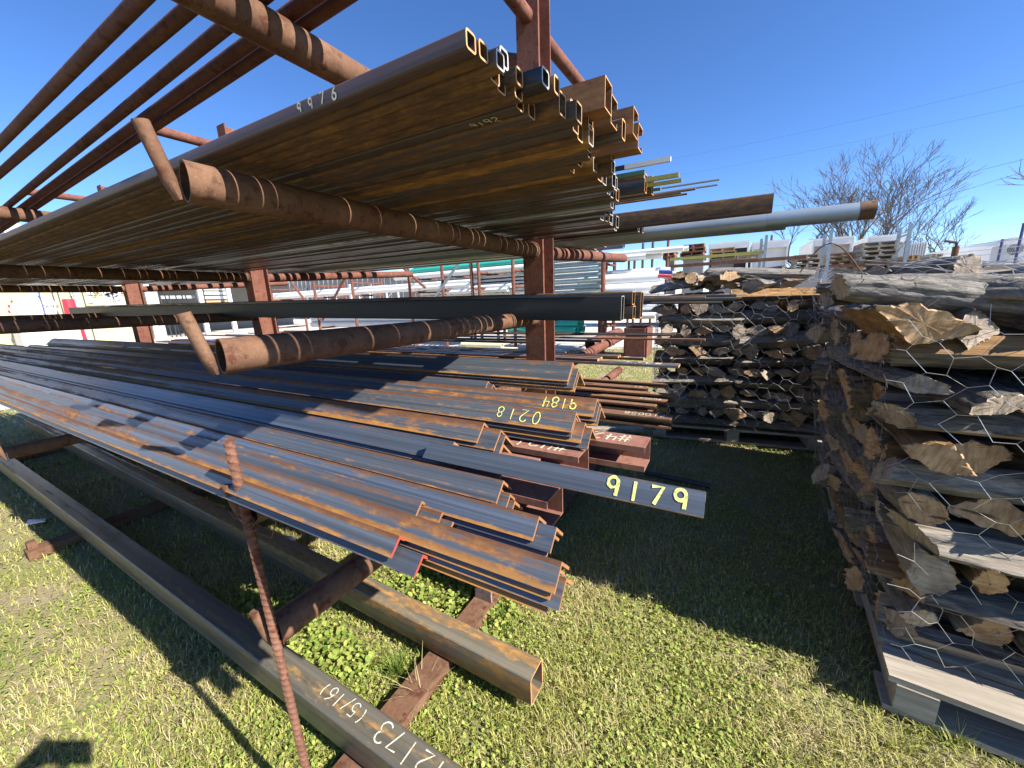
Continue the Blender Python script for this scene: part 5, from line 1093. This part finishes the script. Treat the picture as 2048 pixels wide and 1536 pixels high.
# ================================================================ the photographer, standing behind the camera; only the shadow falls into the picture
def photographer():
    V, E_, RAD = [], [], []
    def chain(pts, root=None):
        prev = root
        for (x, y, z, r) in pts:
            V.append((x, y, z)); RAD.append(r); k = len(V)-1
            if prev is not None: E_.append((prev, k))
            prev = k
        return prev
    pel = chain([(.06,-.64,.93,.13)]); ch = chain([(.06,-.63,1.08,.125),(.06,-.61,1.24,.14),(.06,-.60,1.36,.12)], pel); nk = chain([(.06,-.585,1.46,.055)], ch); chain([(.06,-.56,1.55,.085),(.06,-.55,1.63,.088),(.06,-.55,1.69,.06)], nk)
    for s_ in (-1, 1):
        sh = chain([(.06+s_*.17,-.60,1.38,.062)], ch); wr = chain([(.06+s_*.24,-.46,1.22,.046),(.06+s_*.25,-.36,1.13,.042),(.05+s_*.16,-.20,1.19,.034),(.035+s_*.095,-.085,1.25,.026)], sh)
        pm = chain([(.03+s_*.082,-.045,1.272,.028)], wr)
        for q in range(4): chain([(.03+s_*(.090-.004*q),-.030+.004*q,1.265+.016*q,.010),(.03+s_*.094,-.018,1.268+.016*q,.0088),(.03+s_*.080,-.012,1.270+.016*q,.008)], pm)
        chain([(.03+s_*.062,-.052,1.262,.011),(.03+s_*.045,-.042,1.262,.0095)], pm)
        hp = chain([(.06+s_*.10,-.64,.86,.10)], pel); chain([(.06+s_*.12,-.62,.50,.062),(.06+s_*.12,-.66,.12,.045),(.06+s_*.125,-.63,.055,.045),(.06+s_*.14,-.50,.04,.036)], hp)
    me = bpy.data.meshes.new('body'); me.from_pydata(V, E_, []); o = bpy.data.objects.new('tmp_body', me); COL.objects.link(o); m = o.modifiers.new('skin', 'SKIN')
    for i, d in enumerate(me.skin_vertices[0].data): d.radius = (RAD[i], RAD[i]); d.use_root = (i == 0)
    sb = o.modifiers.new('sub', 'SUBSURF'); sb.levels = sb.render_levels = 1
    dg = bpy.context.evaluated_depsgraph_get(); out = bpy.data.meshes.new_from_object(o.evaluated_get(dg)); bpy.data.objects.remove(o)
    for mn in ('shirt', 'skin', 'trousers', 'shoe'): out.materials.append(M(mn))
    idx = []
    for p in out.polygons:
        c = p.center; idx.append(3 if c.z < .085 else (2 if c.z < .95 else (1 if c.z > 1.47 or c.y > -.15 else 0)))
    out.polygons.foreach_set('material_index', idx); out.polygons.foreach_set('use_smooth', [True]*len(idx))
    out.transform(Matrix.Translation((-.06, .64, 0))); b = link('person', out, None, (.06, -.64, 0)); tag(b, 'person in dark shirt holding up a phone behind the viewpoint, seen only by shadow', 'person')
    ph = MB(); R3 = cam.matrix_world.to_3x3(); rt, up, bk = R3 @ Vector((1,0,0)), R3 @ Vector((0,1,0)), R3 @ Vector((0,0,1)); c0 = Vector((0, 0, CAM_H)) + rt*.03 - up*.012
    ph.add([c0 + rt*a + up*b_ + bk*c_ for c_ in (.004, .012) for a, b_ in ((-.078,-.038),(.078,-.038),(.078,.038),(-.078,.038))], [(0,3,2,1),(4,5,6,7),(0,1,5,4),(1,2,6,5),(2,3,7,6),(3,0,4,7)])
    solo('mobile_phone', ph, 'black_wrap', 'black phone held up in both hands at the viewpoint', 'phone')
plain('shirt', (0.06, 0.07, 0.10), 0.85); plain('skin', (0.42, 0.26, 0.19), 0.55); plain('trousers', (0.05, 0.06, 0.09), 0.85); plain('shoe', (0.07, 0.05, 0.04), 0.7)
photographer()
